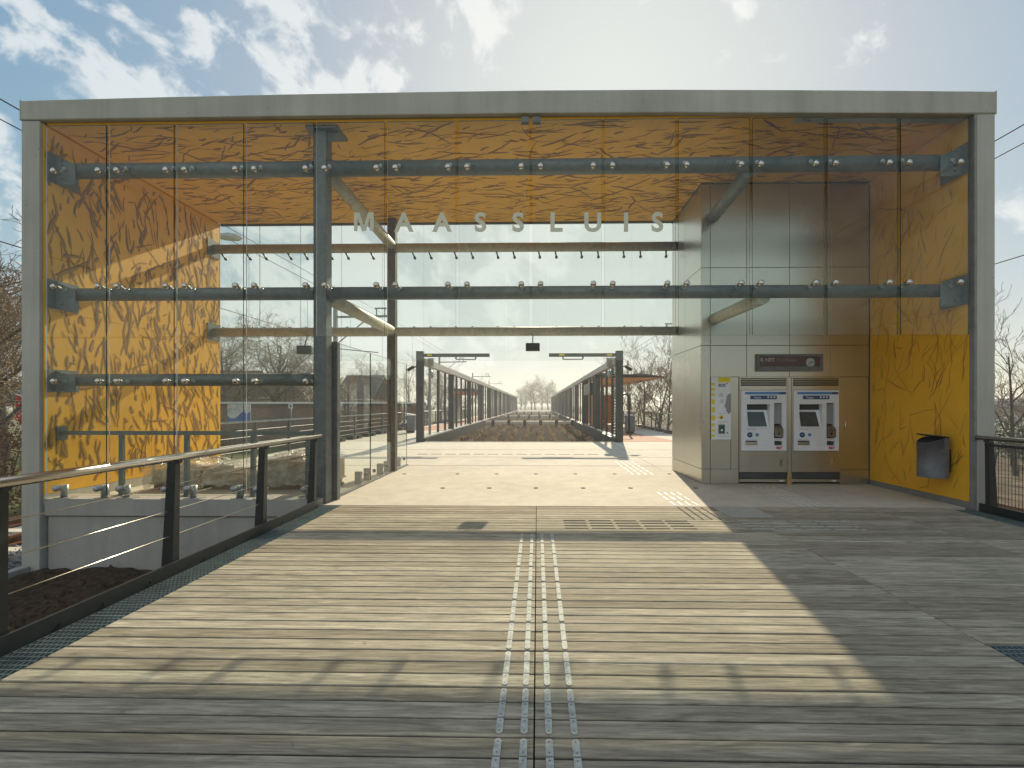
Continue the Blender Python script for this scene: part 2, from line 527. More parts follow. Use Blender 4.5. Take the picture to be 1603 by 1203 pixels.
class MB:
    def __init__(self):
        self.v, self.f, self.mi, self.sm = [], [], [], []
        self.cur = 0
        self.smooth = False

    def face(self, idx):
        self.f.append(idx)
        self.mi.append(self.cur)
        self.sm.append(self.smooth)

    def box(self, x0, x1, y0, y1, z0, z1):
        n = len(self.v)
        if x0 > x1: x0, x1 = x1, x0
        if y0 > y1: y0, y1 = y1, y0
        if z0 > z1: z0, z1 = z1, z0
        self.v += [(x0, y0, z0), (x1, y0, z0), (x1, y1, z0), (x0, y1, z0), (x0, y0, z1), (x1, y0, z1), (x1, y1, z1), (x0, y1, z1)]
        for q in ((0, 3, 2, 1), (4, 5, 6, 7), (0, 1, 5, 4), (1, 2, 6, 5), (2, 3, 7, 6), (3, 0, 4, 7)):
            self.face([n + i for i in q])
        return self

    def bar(self, p0, p1, w, h, up=Vector((0, 0, 1)), w1=None, h1=None):
        p0, p1 = Vector(p0), Vector(p1)
        d = (p1 - p0).normalized()
        if abs(d.dot(up)) > 0.98:
            up = Vector((0, 1, 0))
        r = d.cross(up).normalized()
        u = r.cross(d).normalized()
        n = len(self.v)
        for p, ww, hh in ((p0, w, h), (p1, w1 or w, h1 or h)):
            for a, b in ((-1, -1), (1, -1), (1, 1), (-1, 1)):
                self.v.append(tuple(p + r * (a * ww / 2) + u * (b * hh / 2)))
        for q in ((3, 2, 1, 0), (4, 5, 6, 7), (0, 1, 5, 4), (1, 2, 6, 5), (2, 3, 7, 6), (3, 0, 4, 7)):
            self.face([n + i for i in q])
        return self

    def tube(self, pts, r, seg=10, caps=True):
        pts = [Vector(p) for p in pts]
        rs = r if isinstance(r, (list, tuple)) else [r] * len(pts)
        n0 = len(self.v)
        prev = None
        for i, p in enumerate(pts):
            d = (pts[min(i + 1, len(pts) - 1)] - pts[max(i - 1, 0)]).normalized()
            if prev is None:
                up = Vector((0, 0, 1)) if abs(d.z) < 0.9 else Vector((1, 0, 0))
                a = d.cross(up).normalized()
            else:
                a = (prev - d * prev.dot(d))
                a = a.normalized() if a.length > 1e-6 else d.orthogonal().normalized()
            prev = a
            b = d.cross(a)
            for k in range(seg):
                t = 2 * pi * k / seg
                self.v.append(tuple(p + (a * cos(t) + b * sin(t)) * rs[i]))
        s0 = self.smooth
        self.smooth = seg >= 6
        for i in range(len(pts) - 1):
            for k in range(seg):
                a, b = n0 + i * seg + k, n0 + i * seg + (k + 1) % seg
                self.face([a, b, b + seg, a + seg])
        self.smooth = False
        if caps:
            self.face([n0 + k for k in range(seg)][::-1])
            self.face([n0 + (len(pts) - 1) * seg + k for k in range(seg)])
        self.smooth = s0
        return self

    def cyl(self, p, axis, r, h, seg=16):
        p, axis = Vector(p), Vector(axis).normalized()
        return self.tube([p, p + axis * h], r, seg)

    def prism(self, poly, vec):
        """closed polygon (list of 3D points) extruded by vec"""
        n = len(self.v)
        k = len(poly)
        vec = Vector(vec)
        self.v += [tuple(Vector(p)) for p in poly] + [tuple(Vector(p) + vec) for p in poly]
        self.face(list(range(n, n + k))[::-1])
        self.face(list(range(n + k, n + 2 * k)))
        for i in range(k):
            j = (i + 1) % k
            self.face([n + i, n + j, n + k + j, n + k + i])
        return self

    def quad(self, *ps):
        n = len(self.v)
        self.v += [tuple(p) for p in ps]
        self.face(list(range(n, n + len(ps))))
        return self

    def lathe(self, c, prof, seg=20, axis='z'):
        n0 = len(self.v)
        c = Vector(c)
        for r, h in prof:
            for k in range(seg):
                t = 2 * pi * k / seg
                if axis == 'z':
                    self.v.append(tuple(c + Vector((r * cos(t), r * sin(t), h))))
                elif axis == 'y':
                    self.v.append(tuple(c + Vector((r * cos(t), h, r * sin(t)))))
        s0 = self.smooth
        self.smooth = True
        for i in range(len(prof) - 1):
            for k in range(seg):
                a, b = n0 + i * seg + k, n0 + i * seg + (k + 1) % seg
                q = [a, b, b + seg, a + seg]
                self.face(q if axis == 'z' else q[::-1])
        self.smooth = s0
        return self

    def build(self, name, mats, parent=None, base=None, bevel=0.0):
        me = bpy.data.meshes.new(name)
        if not isinstance(mats, (list, tuple)):
            mats = [mats]
        if parent is not None:
            off = OFF[parent.name]
        elif base is not None:
            off = Vector(base)
        else:
            xs, ys, zs = [p[0] for p in self.v], [p[1] for p in self.v], [p[2] for p in self.v]
            off = Vector(((min(xs) + max(xs)) / 2, (min(ys) + max(ys)) / 2, min(zs)))
        ox, oy, oz = off
        me.from_pydata([(x - ox, y - oy, z - oz) for x, y, z in self.v], [], self.f)
        for m in mats:
            me.materials.append(m)
        me.polygons.foreach_set('material_index', self.mi)
        me.polygons.foreach_set('use_smooth', self.sm)
        me.update()
        o = bpy.data.objects.new(name, me)
        col.objects.link(o)
        if parent is not None:
            o.parent = parent
        else:
            o.location = off
        OFF[o.name] = off
        if bevel:
            bm = o.modifiers.new('bevel', 'BEVEL')
            bm.width = bevel
            bm.segments = 2
            bm.limit_method = 'ANGLE'
        return o


def tag(o, label, cat, group=None, kind=None):
    o['label'] = label
    o['category'] = cat
    if group:
        o['group'] = group
    if kind:
        o['kind'] = kind
    return o


def thing(name, loc, label, cat, group=None):
    o = bpy.data.objects.new(name, None)
    col.objects.link(o)
    o.location = loc
    o.empty_display_size = 0.3
    OFF[o.name] = Vector(loc)
    return tag(o, label, cat, group)


def struct(name, mb, m, **kw):
    o = mb.build(name, m, **kw)
    o['kind'] = 'structure'
    return o


def text(body, name, m, parent, loc, size, bold=0.0, ext=0.002, align='CENTER', rot=(radians(90), 0, 0), xscale=1.0):
    cu = bpy.data.curves.new(name, 'FONT')
    cu.body = body
    cu.size = size
    cu.align_x = align
    cu.align_y = 'BOTTOM_BASELINE'
    cu.offset = bold
    cu.extrude = ext
    cu.resolution_u = 4
    o0 = bpy.data.objects.new(name + '_tmp', cu)
    col.objects.link(o0)
    dg = bpy.context.evaluated_depsgraph_get()
    me = bpy.data.meshes.new_from_object(o0.evaluated_get(dg))
    bpy.data.objects.remove(o0)
    bpy.data.curves.remove(cu)
    me.name = name
    me.materials.clear()
    me.materials.append(m)
    o = bpy.data.objects.new(name, me)
    col.objects.link(o)
    o.rotation_euler = rot
    o.scale = (xscale, 1, 1)
    if parent is not None:
        o.parent = parent
        o.location = Vector(loc) - OFF[parent.name]
    else:
        o.location = loc
    OFF[o.name] = Vector(loc)
    return o


# ================================================================== GROUND
GZ = -1.15
mb = MB()
mb.quad((-900, -300, GZ), (900, -300, GZ), (900, 1500, GZ), (-900, 1500, GZ))
g = struct('ground', mb, M['grass'])

# platform slabs (top at z = 0, sides down to the ground), garden bed left open
GX0, GX1, GY0, GY1 = -4.85, 3.30, 20.75, 118.0
PX0, PX1 = -8.75, 7.6
mb = MB()
mb.box(-7.86, 6.66, 7.655, 11.9, GZ, 0.0)
mb.box(PX0, PX1, 11.9, GY0, GZ, 0.0)
mb.box(PX0, GX0, GY0, GY1, GZ, 0.0)
mb.box(GX1, PX1, GY0, GY1, GZ, 0.0)
mb.box(PX0, PX1, GY1, GY1 + 25, GZ, 0.0)
struct('platform', mb, M['floor'], base=(0, 14, GZ))
# floor joints: thin dark sealed seams
mb = MB()
for py in (704.5, 729.5, 716.0):
    y = gnd(840, py).y
    mb.box(-7.8 if y < 11.9 else PX0 + .02, 3.3 if y < 12 else PX1 - .02, y - 0.012, y + 0.012, 0.0, 0.004)
mb.box(3.05, 3.07, 12.0, GY0, 0.0, 0.003)
struct('floor_seam', mb, simple('seam_sealant', (0.24, 0.2, 0.155), 0.8))
# brick path on the right platform
a, b, c2 = gnd(978, 692), gnd(1046, 692), gnd(985, 672)
mb = MB()
mb.prism([(3.75, GY0 + 0.3, 0.0), (6.2, GY0 + 0.3, 0.0), (4.9, 32, 0.0), (4.9, 110, 0.0), (3.75, 110, 0.0)], (0, 0, 0.006))
struct('brick_path', mb, M['brickpath'])
mb = MB()
mb.box(-8.0, -6.2, 30, 110, 0.0, 0.006)
struct('brick_path', mb, M['brickpath'])

# garden soil
mb = MB()
mb.box(GX0, GX1, GY0, GY1, GZ + 0.02, -0.42)
struct('garden_soil', mb, simple('garden_soil', (0.035, 0.024, 0.016), 0.98, 0, 0.5, 3.0, 0.9, 0.03))

# soil bed and ballast left of the bridge
mb = MB()
nx, ny = 44, 60
X0, X1, Y0, Y1 = -7.95, -3.2, 1.0, 7.56
base = len(mb.v)
for j in range(ny + 1):
    for i in range(nx + 1):
        x, y = X0 + (X1 - X0) * i / nx, Y0 + (Y1 - Y0) * j / ny
        z = GZ + 0.03 + 0.09 * noise.noise((x * 1.1, y * 1.1, 3)) + 0.05 * noise.noise((x * 5, y * 5, 9)) + random.uniform(0, 0.035)
        mb.v.append((x, y, z + 0.08))
for j in range(ny):
    for i in range(nx):
        q = j * (nx + 1) + i
        mb.face([q, q + 1, q + nx + 2, q + nx + 1])
rg = random.Random(41)
for k in range(2600):
    x, y = rg.uniform(X0 + .1, -3.6), rg.uniform(2.2, Y1 - .05)
    z = GZ + 0.10 + 0.09 * noise.noise((x * 1.1, y * 1.1, 3)) + 0.05 * noise.noise((x * 5, y * 5, 9))
    r = rg.uniform(0.012, 0.05) * (1 if rg.random() < .8 else 1.5)
    n = len(mb.v)
    for d in ((1, 0, 0), (-1, 0, 0), (0, 1, 0), (0, -1, 0), (0, 0, 1), (0, 0, -1)):
        q = Vector(d) * r * rg.uniform(0.6, 1.25) + Vector((rg.uniform(-.3, .3), rg.uniform(-.3, .3), rg.uniform(-.3, .3))) * r
        mb.v.append((x + q.x, y + q.y, z + q.z))
    for q in ((0, 2, 4), (2, 1, 4), (1, 3, 4), (3, 0, 4), (2, 0, 5), (1, 2, 5), (3, 1, 5), (0, 3, 5)):
        mb.face([n + i for i in q])
struct('soil_bed', mb, M['soil'])
mb = MB()
mb.box(-8.17, -8.02, -6, 7.48, GZ, GZ + 0.20)
tag(mb.build('kerb', M['plinth'], bevel=0.01), 'low concrete kerb between dark soil bed and grey ballast', 'kerb')

for side, tx in (('left', -10.1), ('right', 10.2)):
    mb = MB()
    n = 0
    prof = [(-1.75, GZ + 0.01), (-1.45, GZ + 0.22), (1.45, GZ + 0.22), (1.75, GZ + 0.01)]
    mb.prism([(tx + p, -60, z) for p, z in prof][::-1], (0, 360, 0))
    struct('ballast_bed', mb, M['ballast'])
    t = thing('railway_track', (tx, 5, GZ + 0.2), 'rusty railway track on grey ballast at the %s of the station' % side, 'railway track')
    mb = MB()
    for k in range(-20, 260):
        mb.box(tx - 1.25, tx + 1.25, k * 0.62, k * 0.62 + 0.24, GZ + 0.205, GZ + 0.255)
    mb.build('sleeper', M['floor'], t)['kind'] = 'stuff'
    for s in (-0.72, 0.72):
        mb = MB()
        mb.box(tx + s - 0.07, tx + s + 0.07, -60, 300, GZ + 0.256, GZ + 0.275)
        mb.box(tx + s - 0.012, tx + s + 0.012, -60, 300, GZ + 0.275, GZ + 0.38)
        mb.box(tx + s - 0.036, tx + s + 0.036, -60, 300, GZ + 0.38, GZ + 0.425)
        mb.build('rail', M['rust'], t)
# loose stones
mb = MB()
rng = random.Random(3)
for k in range(2600):
    x = rng.uniform(-9.9, -8.2)
    y = rng.uniform(4.6, 12)
    z = GZ + (0.03 if x > -8.4 else 0.2) + rng.uniform(0, 0.05) - max(0, (x + 8.65)) * 0.45
    r = rng.uniform(0.025, 0.05)
    n = len(mb.v)
    for d in ((1, 0, 0), (-1, 0, 0), (0, 1, 0), (0, -1, 0), (0, 0, 1), (0, 0, -1)):
        q = Vector(d) * r * rng.uniform(0.6, 1.25) + Vector((rng.uniform(-.3, .3), rng.uniform(-.3, .3), rng.uniform(-.3, .3))) * r
        mb.v.append((x + q.x, y + q.y, z + q.z))
    for q in ((0, 2, 4), (2, 1, 4), (1, 3, 4), (3, 0, 4), (2, 0, 5), (1, 2, 5), (3, 1, 5), (0, 3, 5)):
        mb.face([n + i for i in q])
o = mb.build('ballast_stone', M['ballast'])
o['kind'] = 'stuff'
o['label'] = 'loose grey ballast stones beside the left concrete column'
o['category'] = 'gravel'
# brown earth outside to the right
mb = MB()
mb.quad((7.3, -20, GZ + 0.004), (60, -20, GZ + 0.004), (60, 90, GZ + 0.004), (7.3, 90, GZ + 0.004))
struct('earth', mb, M['earth'])

# ================================================================== WOODEN DECK
PITCH = 0.1357
DY1 = 7.65
mb = MB()


def boards(x0, x1, ylo, yhi):
    k0 = math.floor((ylo + 5.0) / PITCH)
    k1 = math.ceil((yhi + 5.0) / PITCH)
    for k in range(k0, k1):
        y0, y1 = k * PITCH - 5.0 + 0.0068, (k + 1) * PITCH - 5.0 - 0.0068
        y0, y1 = max(y0, ylo), min(y1, yhi)
        if y1 - y0 < 0.02:
            continue
        dz = random.uniform(-0.0015, 0.0015)
        ch = 0.004
        # chamfered plank section, run along x
        poly = [(x0, y0, -0.04), (x0, y1, -0.04), (x0, y1, dz - ch), (x0, y1 - ch, dz), (x0, y0 + ch, dz), (x0, y0, dz - ch)]
        mb.prism(poly, (x1 - x0, 0, 0))


boards(-3.115, -0.019, -3, DY1)
boards(-0.011, 2.985, -3, DY1)
boards(2.993, 5.145, 3.31, DY1)
boards(5.153, 6.33, 3.31, DY1)
struct('wooden_deck', mb, M['wood'], base=(0, 3, -0.04))
mb = MB()
for xa, xb, ya in ((-3.115, -0.019, -3), (-0.011, 2.985, -3), (2.993, 5.145, 3.31), (5.153, 6.33, 3.31)):
    for k in range(math.floor((ya + 5) / PITCH) + 1, math.ceil((DY1 + 5) / PITCH)):
        yy = k * PITCH - 5.0
        mb.box(xa, xb, yy - 0.0022, yy + 0.0022, -0.03, -0.006)
struct('deck_groove_strip', mb, M['dark'])
mb = MB()
mb.box(-3.44, 3.3, -3.2, DY1, -0.36, -0.16)
mb.box(3.3, 6.7, 3.3, DY1, -0.36, -0.16)
struct('deck_shade_underlay', mb, M['void'])  # black underlay paints the shade seen through gaps and gratings
mb = MB()
for x in (-3.1, -0.06, 2.95, 3.02, 5.1, 6.3):
    mb.box(x - 0.03, x + 0.03, -3 if x < 3 else 3.31, DY1, -0.158, -0.042)
struct('deck_joist', mb, M['grey_dark'])


def grating(x0, x1, y0, y1, label):
    mb = MB()
    n = int((x1 - x0) / 0.033)
    for i in range(n + 1):
        x = x0 + (x1 - x0) * i / n
        mb.box(x - 0.002, x + 0.002, y0, y1, -0.032, -0.003)
    m = int((y1 - y0) / 0.05)
    for j in range(m + 1):
        y = y0 + (y1 - y0) * j / m
        mb.box(x0, x1, y - 0.003, y + 0.003, -0.030, -0.0015)
    k = y0
    while k <= y1:
        mb.box(x0, x1, k, k + 0.006, -0.034, 0.0)
        k += 1.2
    tag(mb.build('drain_grating', M['grate']), label, 'grating', 'steel gratings along the deck edges')


grating(-3.40, -3.125, 0.0, 7.48, 'long steel grating strip beside the left railing')
grating(2.995, 3.28, -0.5, 3.28, 'short steel grating ending at board seam in right foreground')
grating(6.34, 6.64, 3.31, 7.48, 'steel grating strip beside right railing and concrete column')

# hatch in the deck
mb = MB()
mb.box(2.73, 3.35, 6.90, 7.62, 0.002, 0.008)
tag(mb.build('access_hatch', M['plinth']), 'square grey access hatch set in deck before the ticket machines', 'hatch')

# ------------------------------------------------------------------ tactile paths
t = thing('tactile_path', (0, 4, 0), 'tactile path of four metal rib rows down the middle of the deck', 'tactile paving')
for x in (-0.187, -0.065, 0.056, 0.181):
    mb = MB()
    k0, k1 = math.floor((-1 + 5) / PITCH), math.floor((6.05 + 5) / PITCH)
    for k in range(k0, k1):
        y0, y1 = k * PITCH - 5.0 + 0.005, (k + 1) * PITCH - 5.0 - 0.005
        w = 0.0175
        g3 = k % 3
        cut = 0.012
        if g3 == 0:
            y0 += 0.014
            poly = [(x - w, y1), (x - w, y0 + cut), (x - w + cut * .7, y0), (x + w - cut * .7, y0), (x + w, y0 + cut), (x + w, y1)]
        elif g3 == 2:
            y1 -= 0.014
            poly = [(x - w, y0), (x + w, y0), (x + w, y1 - cut), (x + w - cut * .7, y1), (x - w + cut * .7, y1), (x - w, y1 - cut)]
        else:
            poly = [(x - w, y0), (x + w, y0), (x + w, y1), (x - w, y1)]
        if g3 == 0:
            poly = poly[::-1]
            poly = poly[::-1] if False else [(p[0], p[1]) for p in poly][::-1]
        mb.cur = 0
        mb.prism([(p[0], p[1], 0.0015) for p in poly], (0, 0, 0.0045))
        mb.cur = 1
        for yy in (y0 + 0.02, y1 - 0.02):
            mb.cyl((x, yy, 0.006), (0, 0, 1), 0.0045, 0.0012, 8)
        mb.cur = 0
    mb.build('rib_row', [M['tactile'], M['galv']], t)


def ribs(label, xs, ys, horizontal, m, seg=0.30, gap=0.05, w=0.033):
    mb = MB()
    if horizontal:
        for y in ys:
            x = xs[0]
            while x < xs[1] - 0.02:
                mb.box(x, min(x + seg, xs[1]), y - w / 2, y + w / 2, 0.001, 0.006)
                x += seg + gap
    else:
        for x in xs:
            y = ys[0]
            while y < ys[1] - 0.02:
                mb.box(x - w / 2, x + w / 2, y, min(y + seg, ys[1]), 0.001, 0.006)
                y += seg + gap
    tag(mb.build('tactile_path', m), label, 'tactile paving', 'tactile rib paths')


ribs('dark tactile dashes running crosswise on sunny deck right of centre', (0.36, 2.10), (6.27, 6.41, 6.55, 6.69), True, M['tactile_dark'])  # same metal plates; their dark look in sun is put in the colour
ribs('pale tactile dashes crosswise in shade below the square hatch', (2.75, 4.2), (6.27, 6.41, 6.55, 6.69), True, M['tactile'])
xs4 = (2.19, 2.31, 2.43, 2.55)
ribs('dark tactile ribs pointing inwards on deck beside the square hatch', xs4, (6.78, 7.62), False, M['tactile_dark'], 0.8, 0.04, 0.022)
ribs('white tactile ribs at edge of sunny concrete floor', xs4, (7.72, 8.9), False, M['tactile_white'], 0.32, 0.10, 0.026)
ribs('far white tactile ribs on concrete near the garden screen', (2.19, 2.34, 2.49, 2.64), (11.1, 13.6), False, M['tactile_white'], 0.30, 0.16, 0.026)
ribs('pale tactile ribs in shade leading to the ticket machines', (4.20, 4.32, 4.44, 4.56), (7.7, 9.5), False, M['tactile_white'], 0.34, 0.07, 0.02)
ribs('row of grey dashes across concrete floor before the garden', (-3.9, 2.1), (15.6,), True, M['tactile_dark'], 0.34, 0.12, 0.07)

# recessed floor discs
disc_m = simple('disc_black', (0.035, 0.034, 0.03), 0.9, 0, 0.1, 9, 0, 0.0)
rows = [('farther', 742.4, (633, 716, 777.5, 839, 900.6, 962, 1047.6)), ('nearer', 764.5, (693, 766, 839, 912.7, 987, 1089))]
ords = ['first', 'second', 'third', 'fourth', 'fifth', 'sixth', 'seventh']
for rn, py, pxs in rows:
    for i, px in enumerate(pxs):
        p = gnd(px, py)
        mb = MB()
        mb.lathe((p.x, p.y, 0), [(0.048, 0.0005), (0.048, 0.004), (0.040, 0.005), (0.0001, 0.005)], 16)
        o = mb.build('floor_disc', disc_m)
        tag(o, 'dark round floor disc, %s from left in the %s row' % (ords[i], rn), 'floor disc', 'dark discs set in the concrete floor')

# ================================================================== CONCRETE PORTAL
PF = 7.5
P = thing('station_portal', (-0.6, 7.5, GZ), 'pale concrete entrance portal lined inside with yellow stick-patterned panels', 'building')
mb = MB()
sx = [-8.19, -6, -4, -2, 0, 2, 4, 5.5, 6.98]
zb = lambda x: 6.115 + 0.012 * (1 - ((x + 1.5) / 6.7) ** 2) - max(0, x - 1) * 0.012
zt = lambda x: 6.425 + 0.055 * (1 - ((x + 0.3) / 7.6) ** 2) - max(0, x - 1) * 0.010
n0 = len(mb.v)
for x in sx:
    for (y, z) in ((PF, zb(x)), (PF, zt(x)), (PF + 0.28, zt(x)), (PF + 0.28, zb(x))):
        mb.v.append((x, y, z))
for i in range(len(sx) - 1):
    for k in range(4):
        a = n0 + i * 4
        mb.face([a + k, a + (k + 1) % 4, a + 4 + (k + 1) % 4, a + 4 + k])
mb.face([n0, n0 + 3, n0 + 2, n0 + 1][::-1])
e = n0 + (len(sx) - 1) * 4
mb.face([e, e + 3, e + 2, e + 1])
mb.build('roof_beam', M['concrete'], P, bevel=0.012)
mb = MB()
mb.box(-8.17, 6.96, PF + 0.283, 11.86, 6.125, 6.36)
mb.build('roof', M['concrete'], P, bevel=0.012)
for k in range(16):
    x = -7.9 + k * 0.97
    mb = MB()
    mb.lathe((x, PF + 0.1, zt(x) - 0.004), [(0.03, 0), (0.03, 0.02), (0.018, 0.04), (0.001, 0.043)], 8)
    mb.build('roof_stud', M['grey_dark'], P)
mb = MB()
mb.box(-8.18, -7.885, PF + 0.004, 11.85, GZ, 6.10)
mb.build('side_wall', M['concrete'], P, bevel=0.012)
mb = MB()
mb.box(6.70, 6.97, PF + 0.004, 11.85, GZ, 6.03)
mb.build('side_wall', M['concrete'], P, bevel=0.012)


def strokes(mb, fn, a0, a1, b0, b1, n, ang, angv, lmin, lmax, wmin, wmax, seed, faint=False, dens=None):
    """scatter bent stick marks; fn(a,b,h) -> world point lifted h off the panel"""
    rg = random.Random(seed)
    done = 0
    while done < n:
        ca, cb = rg.uniform(a0, a1), rg.uniform(b0, b1)
        if dens and rg.random() > dens(ca, cb):
            continue
        done += 1
        L = lmin + (lmax - lmin) * rg.random() ** 2.2
        w = wmin + (wmax - wmin) * rg.random() ** 1.8
        th = ang + rg.gauss(0, angv)
        if rg.random() < 0.10:
            th += rg.uniform(-1.3, 1.3)
        h = rg.uniform(0.0012, 0.0045)
        m = 7
        pts = []
        bend = rg.gauss(0, 0.35)
        kink = rg.uniform(-0.6, 0.6) if rg.random() < 0.25 else 0
        x, y = ca - cos(th) * L / 2, cb - sin(th) * L / 2
        for i in range(m + 1):
            pts.append((x, y))
            t = i / m
            d = th + bend * (t - 0.5) + (kink if t > 0.55 else 0) + rg.gauss(0, 0.12)
            x += cos(d) * L / m
            y += sin(d) * L / m
        if any(p[0] < a0 or p[0] > a1 or p[1] < b0 or p[1] > b1 for p in pts):
            continue
        for (slot, hw, sh, hh) in ((1, 1.0, 0.0, h), (2, 0.42, 0.5, h + 0.0012)):
            if slot == 2 and faint:
                continue
            mb.cur = slot
            L1, R1 = [], []
            for i, p in enumerate(pts):
                q0, q1 = pts[max(0, i - 1)], pts[min(m, i + 1)]
                dx, dy = q1[0] - q0[0], q1[1] - q0[1]
                ln = math.hypot(dx, dy) or 1
                nx_, ny_ = -dy / ln, dx / ln
                t = i / m
                tap = min(1, 0.35 + 3.2 * min(t, 1 - t)) * (1.0 - 0.45 * t)
                ww = w * tap * hw * rg.uniform(0.8, 1.15)
                o = w * tap * sh
                L1.append(fn(p[0] + nx_ * (ww / 2 + o), p[1] + ny_ * (ww / 2 + o), hh))
                R1.append(fn(p[0] - nx_ * (ww / 2 - o), p[1] - ny_ * (ww / 2 - o), hh))
            nb = len(mb.v)
            mb.v += L1 + R1
            for i in range(m):
                mb.face([nb + i, nb + i + 1, nb + m + 1 + i + 1, nb + m + 1 + i])
    mb.cur = 0


# left lining
mb = MB()
XL = -7.862
for (y0, y1) in ((7.56, 9.695), (9.70, 11.84)):
    for (z0, z1) in ((0.17, 3.118), (3.122, 6.075)):
        mb.box(-7.884, XL, y0, y1, z0, z1)
strokes(mb, lambda a, b, h: (XL + h, a, b), 7.57, 11.82, 0.2, 6.05, 860, 1.68, 0.34, 0.12, 0.8, 0.022, 0.075, 11)
mb.build('side_lining', [M['yellow'], M['stroke'], M['stroke_dark']], P)
# right lining
mb = MB()
XR = 6.672
mb.box(XR, 6.697, 7.60, 9.83, 0.10, 3.118)
mb.box(XR, 6.697, 7.60, 9.83, 3.122, 6.075)
strokes(mb, lambda a, b, h: (XR - h, a, b), 7.63, 9.80, 0.14, 6.0, 260, 1.85, 0.42, 0.2, 0.95, 0.012, 0.034, 23, True)
mb.build('side_lining', [M['yellow'], M['stroke_faint'], M['stroke']], P)
mb = MB()
mb.box(6.664, 6.699, 7.508, 7.597, 0.0, 6.03)
mb.box(6.664, 6.699, 7.60, 9.83, 0.0, 0.097)
mb.build('edge_trim', M['grey_dark'] if False else simple('trim_grey', (0.24, 0.24, 0.23), 0.6), P)
mb = MB()
mb.box(-7.884, -7.864, 7.56, 11.84, 0.005, 0.167)
mb.build('edge_trim', M['concrete'], P)
# ceiling lining
mb = MB()
ZC = 6.082
for i in range(6):
    x0 = -7.86 + i * (14.52 / 6)
    for (y0, y1) in ((7.60, 9.695), (9.70, 11.84)):
        mb.box(x0 + 0.002, x0 + 14.52 / 6 - 0.002, y0, y1, ZC, 6.118)
strokes(mb, lambda a, b, h: (a, b, ZC - h), -7.8, 6.6, 7.63, 11.8, 1500, -0.12, 0.32, 0.15, 0.95, 0.012, 0.05, 31)
mb.build('ceiling_lining', [M['yellow'], simple('ceiling_stroke_edge', (0.36, 0.165, 0.018), 0.6), M['stroke_dark']], P)
mb = MB()
mb.box(-7.86, 6.66, 11.845, 11.90, 6.04, 6.12)
mb.build('rear_trim', M['grey_dark'], P)

# plinth under the left glass
mb = MB()
mb.box(-7.87, -3.46, 7.56, 8.02, -0.17, 0.10)
mb.build('plinth', M['plinth'], P, bevel=0.008)
mb = MB()
mb.box(-7.84, -3.3, 7.60, 7.645, GZ, -0.19)
mb.build('foundation_wall', M['plinth'], P)

# ================================================================== STEEL FRAME
S = thing('steel_frame', (-3.64, 8.05, 0), 'galvanised frame of posts and horizontal tubes that carries the glass', 'steel frame')
YT = 7.75
PXf = -3.52
mb = MB()
mb.box(PXf - 0.105, PXf + 0.105, 7.85 - 0.10, 7.85 + 0.13, 0.0, 6.07)
mb.build('post', M['galv'], S, bevel=0.012)
mb = MB()
mb.box(PXf - 0.2, PXf + 0.32, 7.68, 8.1, 6.04, 6.078)
mb.prism([(PXf + 0.12, 7.8, 6.04), (PXf + 0.30, 7.8, 6.04), (PXf + 0.12, 7.8, 5.86)], (0, 0.012, 0))
mb.build('cap_plate', M['galv'], S)
PXr, YR = -3.50, 11.6
mb = MB()
mb.box(PXr - 0.1, PXr + 0.1, YR - 0.1, YR + 0.1, 0.0, 6.07)
mb.build('post', mat_galv('rear_post_steel', (0.15, 0.135, 0.115), 0.5, 0.3), S, bevel=0.012)
Z1, Z2, Z3 = 5.46, 3.42, 2.01
RZ1, RZ2 = 5.38, 3.36
warm = mat_galv('backlit_tube_steel', (0.46, 0.43, 0.33), 0.5, 0.1)  # paler, warmer steel colour holds the light from behind
for z, r, x0, x1 in ((Z1, 0.122, -7.85, 6.66), (Z2, 0.105, -7.85, 6.66), (Z3, 0.102, -7.85, PXf - 0.12)):
    mb = MB()
    for xa, xb in ((x0, min(x1, PXf - 0.118)), (PXf + 0.118, x1)):
        if xb > xa:
            mb.tube([(xa, YT + 0.1, z), (xb, YT + 0.1, z)], r, 20)
    mb.build('tube', M['galv'], S)
for z in (RZ1, RZ2):
    mb = MB()
    mb.tube([(-7.85, YR, z), (3.31, YR, z)], 0.108, 20)
    mb.build('tube', warm, S)
# braces
for p0, p1, r in (((PXf + .05, 7.95, Z1 - 0.02), (PXr, YR - 0.1, RZ1 + 0.05), 0.11), ((PXf + .05, 7.95, Z2 - 0.05), (PXr, YR - 0.1, RZ2 + 0.02), 0.11)):
    mb = MB()
    mb.tube([p0, p1], r, 18)
    mb.build('brace', warm, S)
q0, q1 = at(1172, 268, 7.85), at(1117, 340, 9.84)
mb = MB()
mb.tube([q0, q1], 0.11, 18)
mb.build('brace', M['galv'], S)
q0, q1 = at(1195, 466, 7.85), at(1118, 500, 9.84)
mb = MB()
mb.tube([q0, q1], 0.11, 18)
mb.build('brace', warm, S)
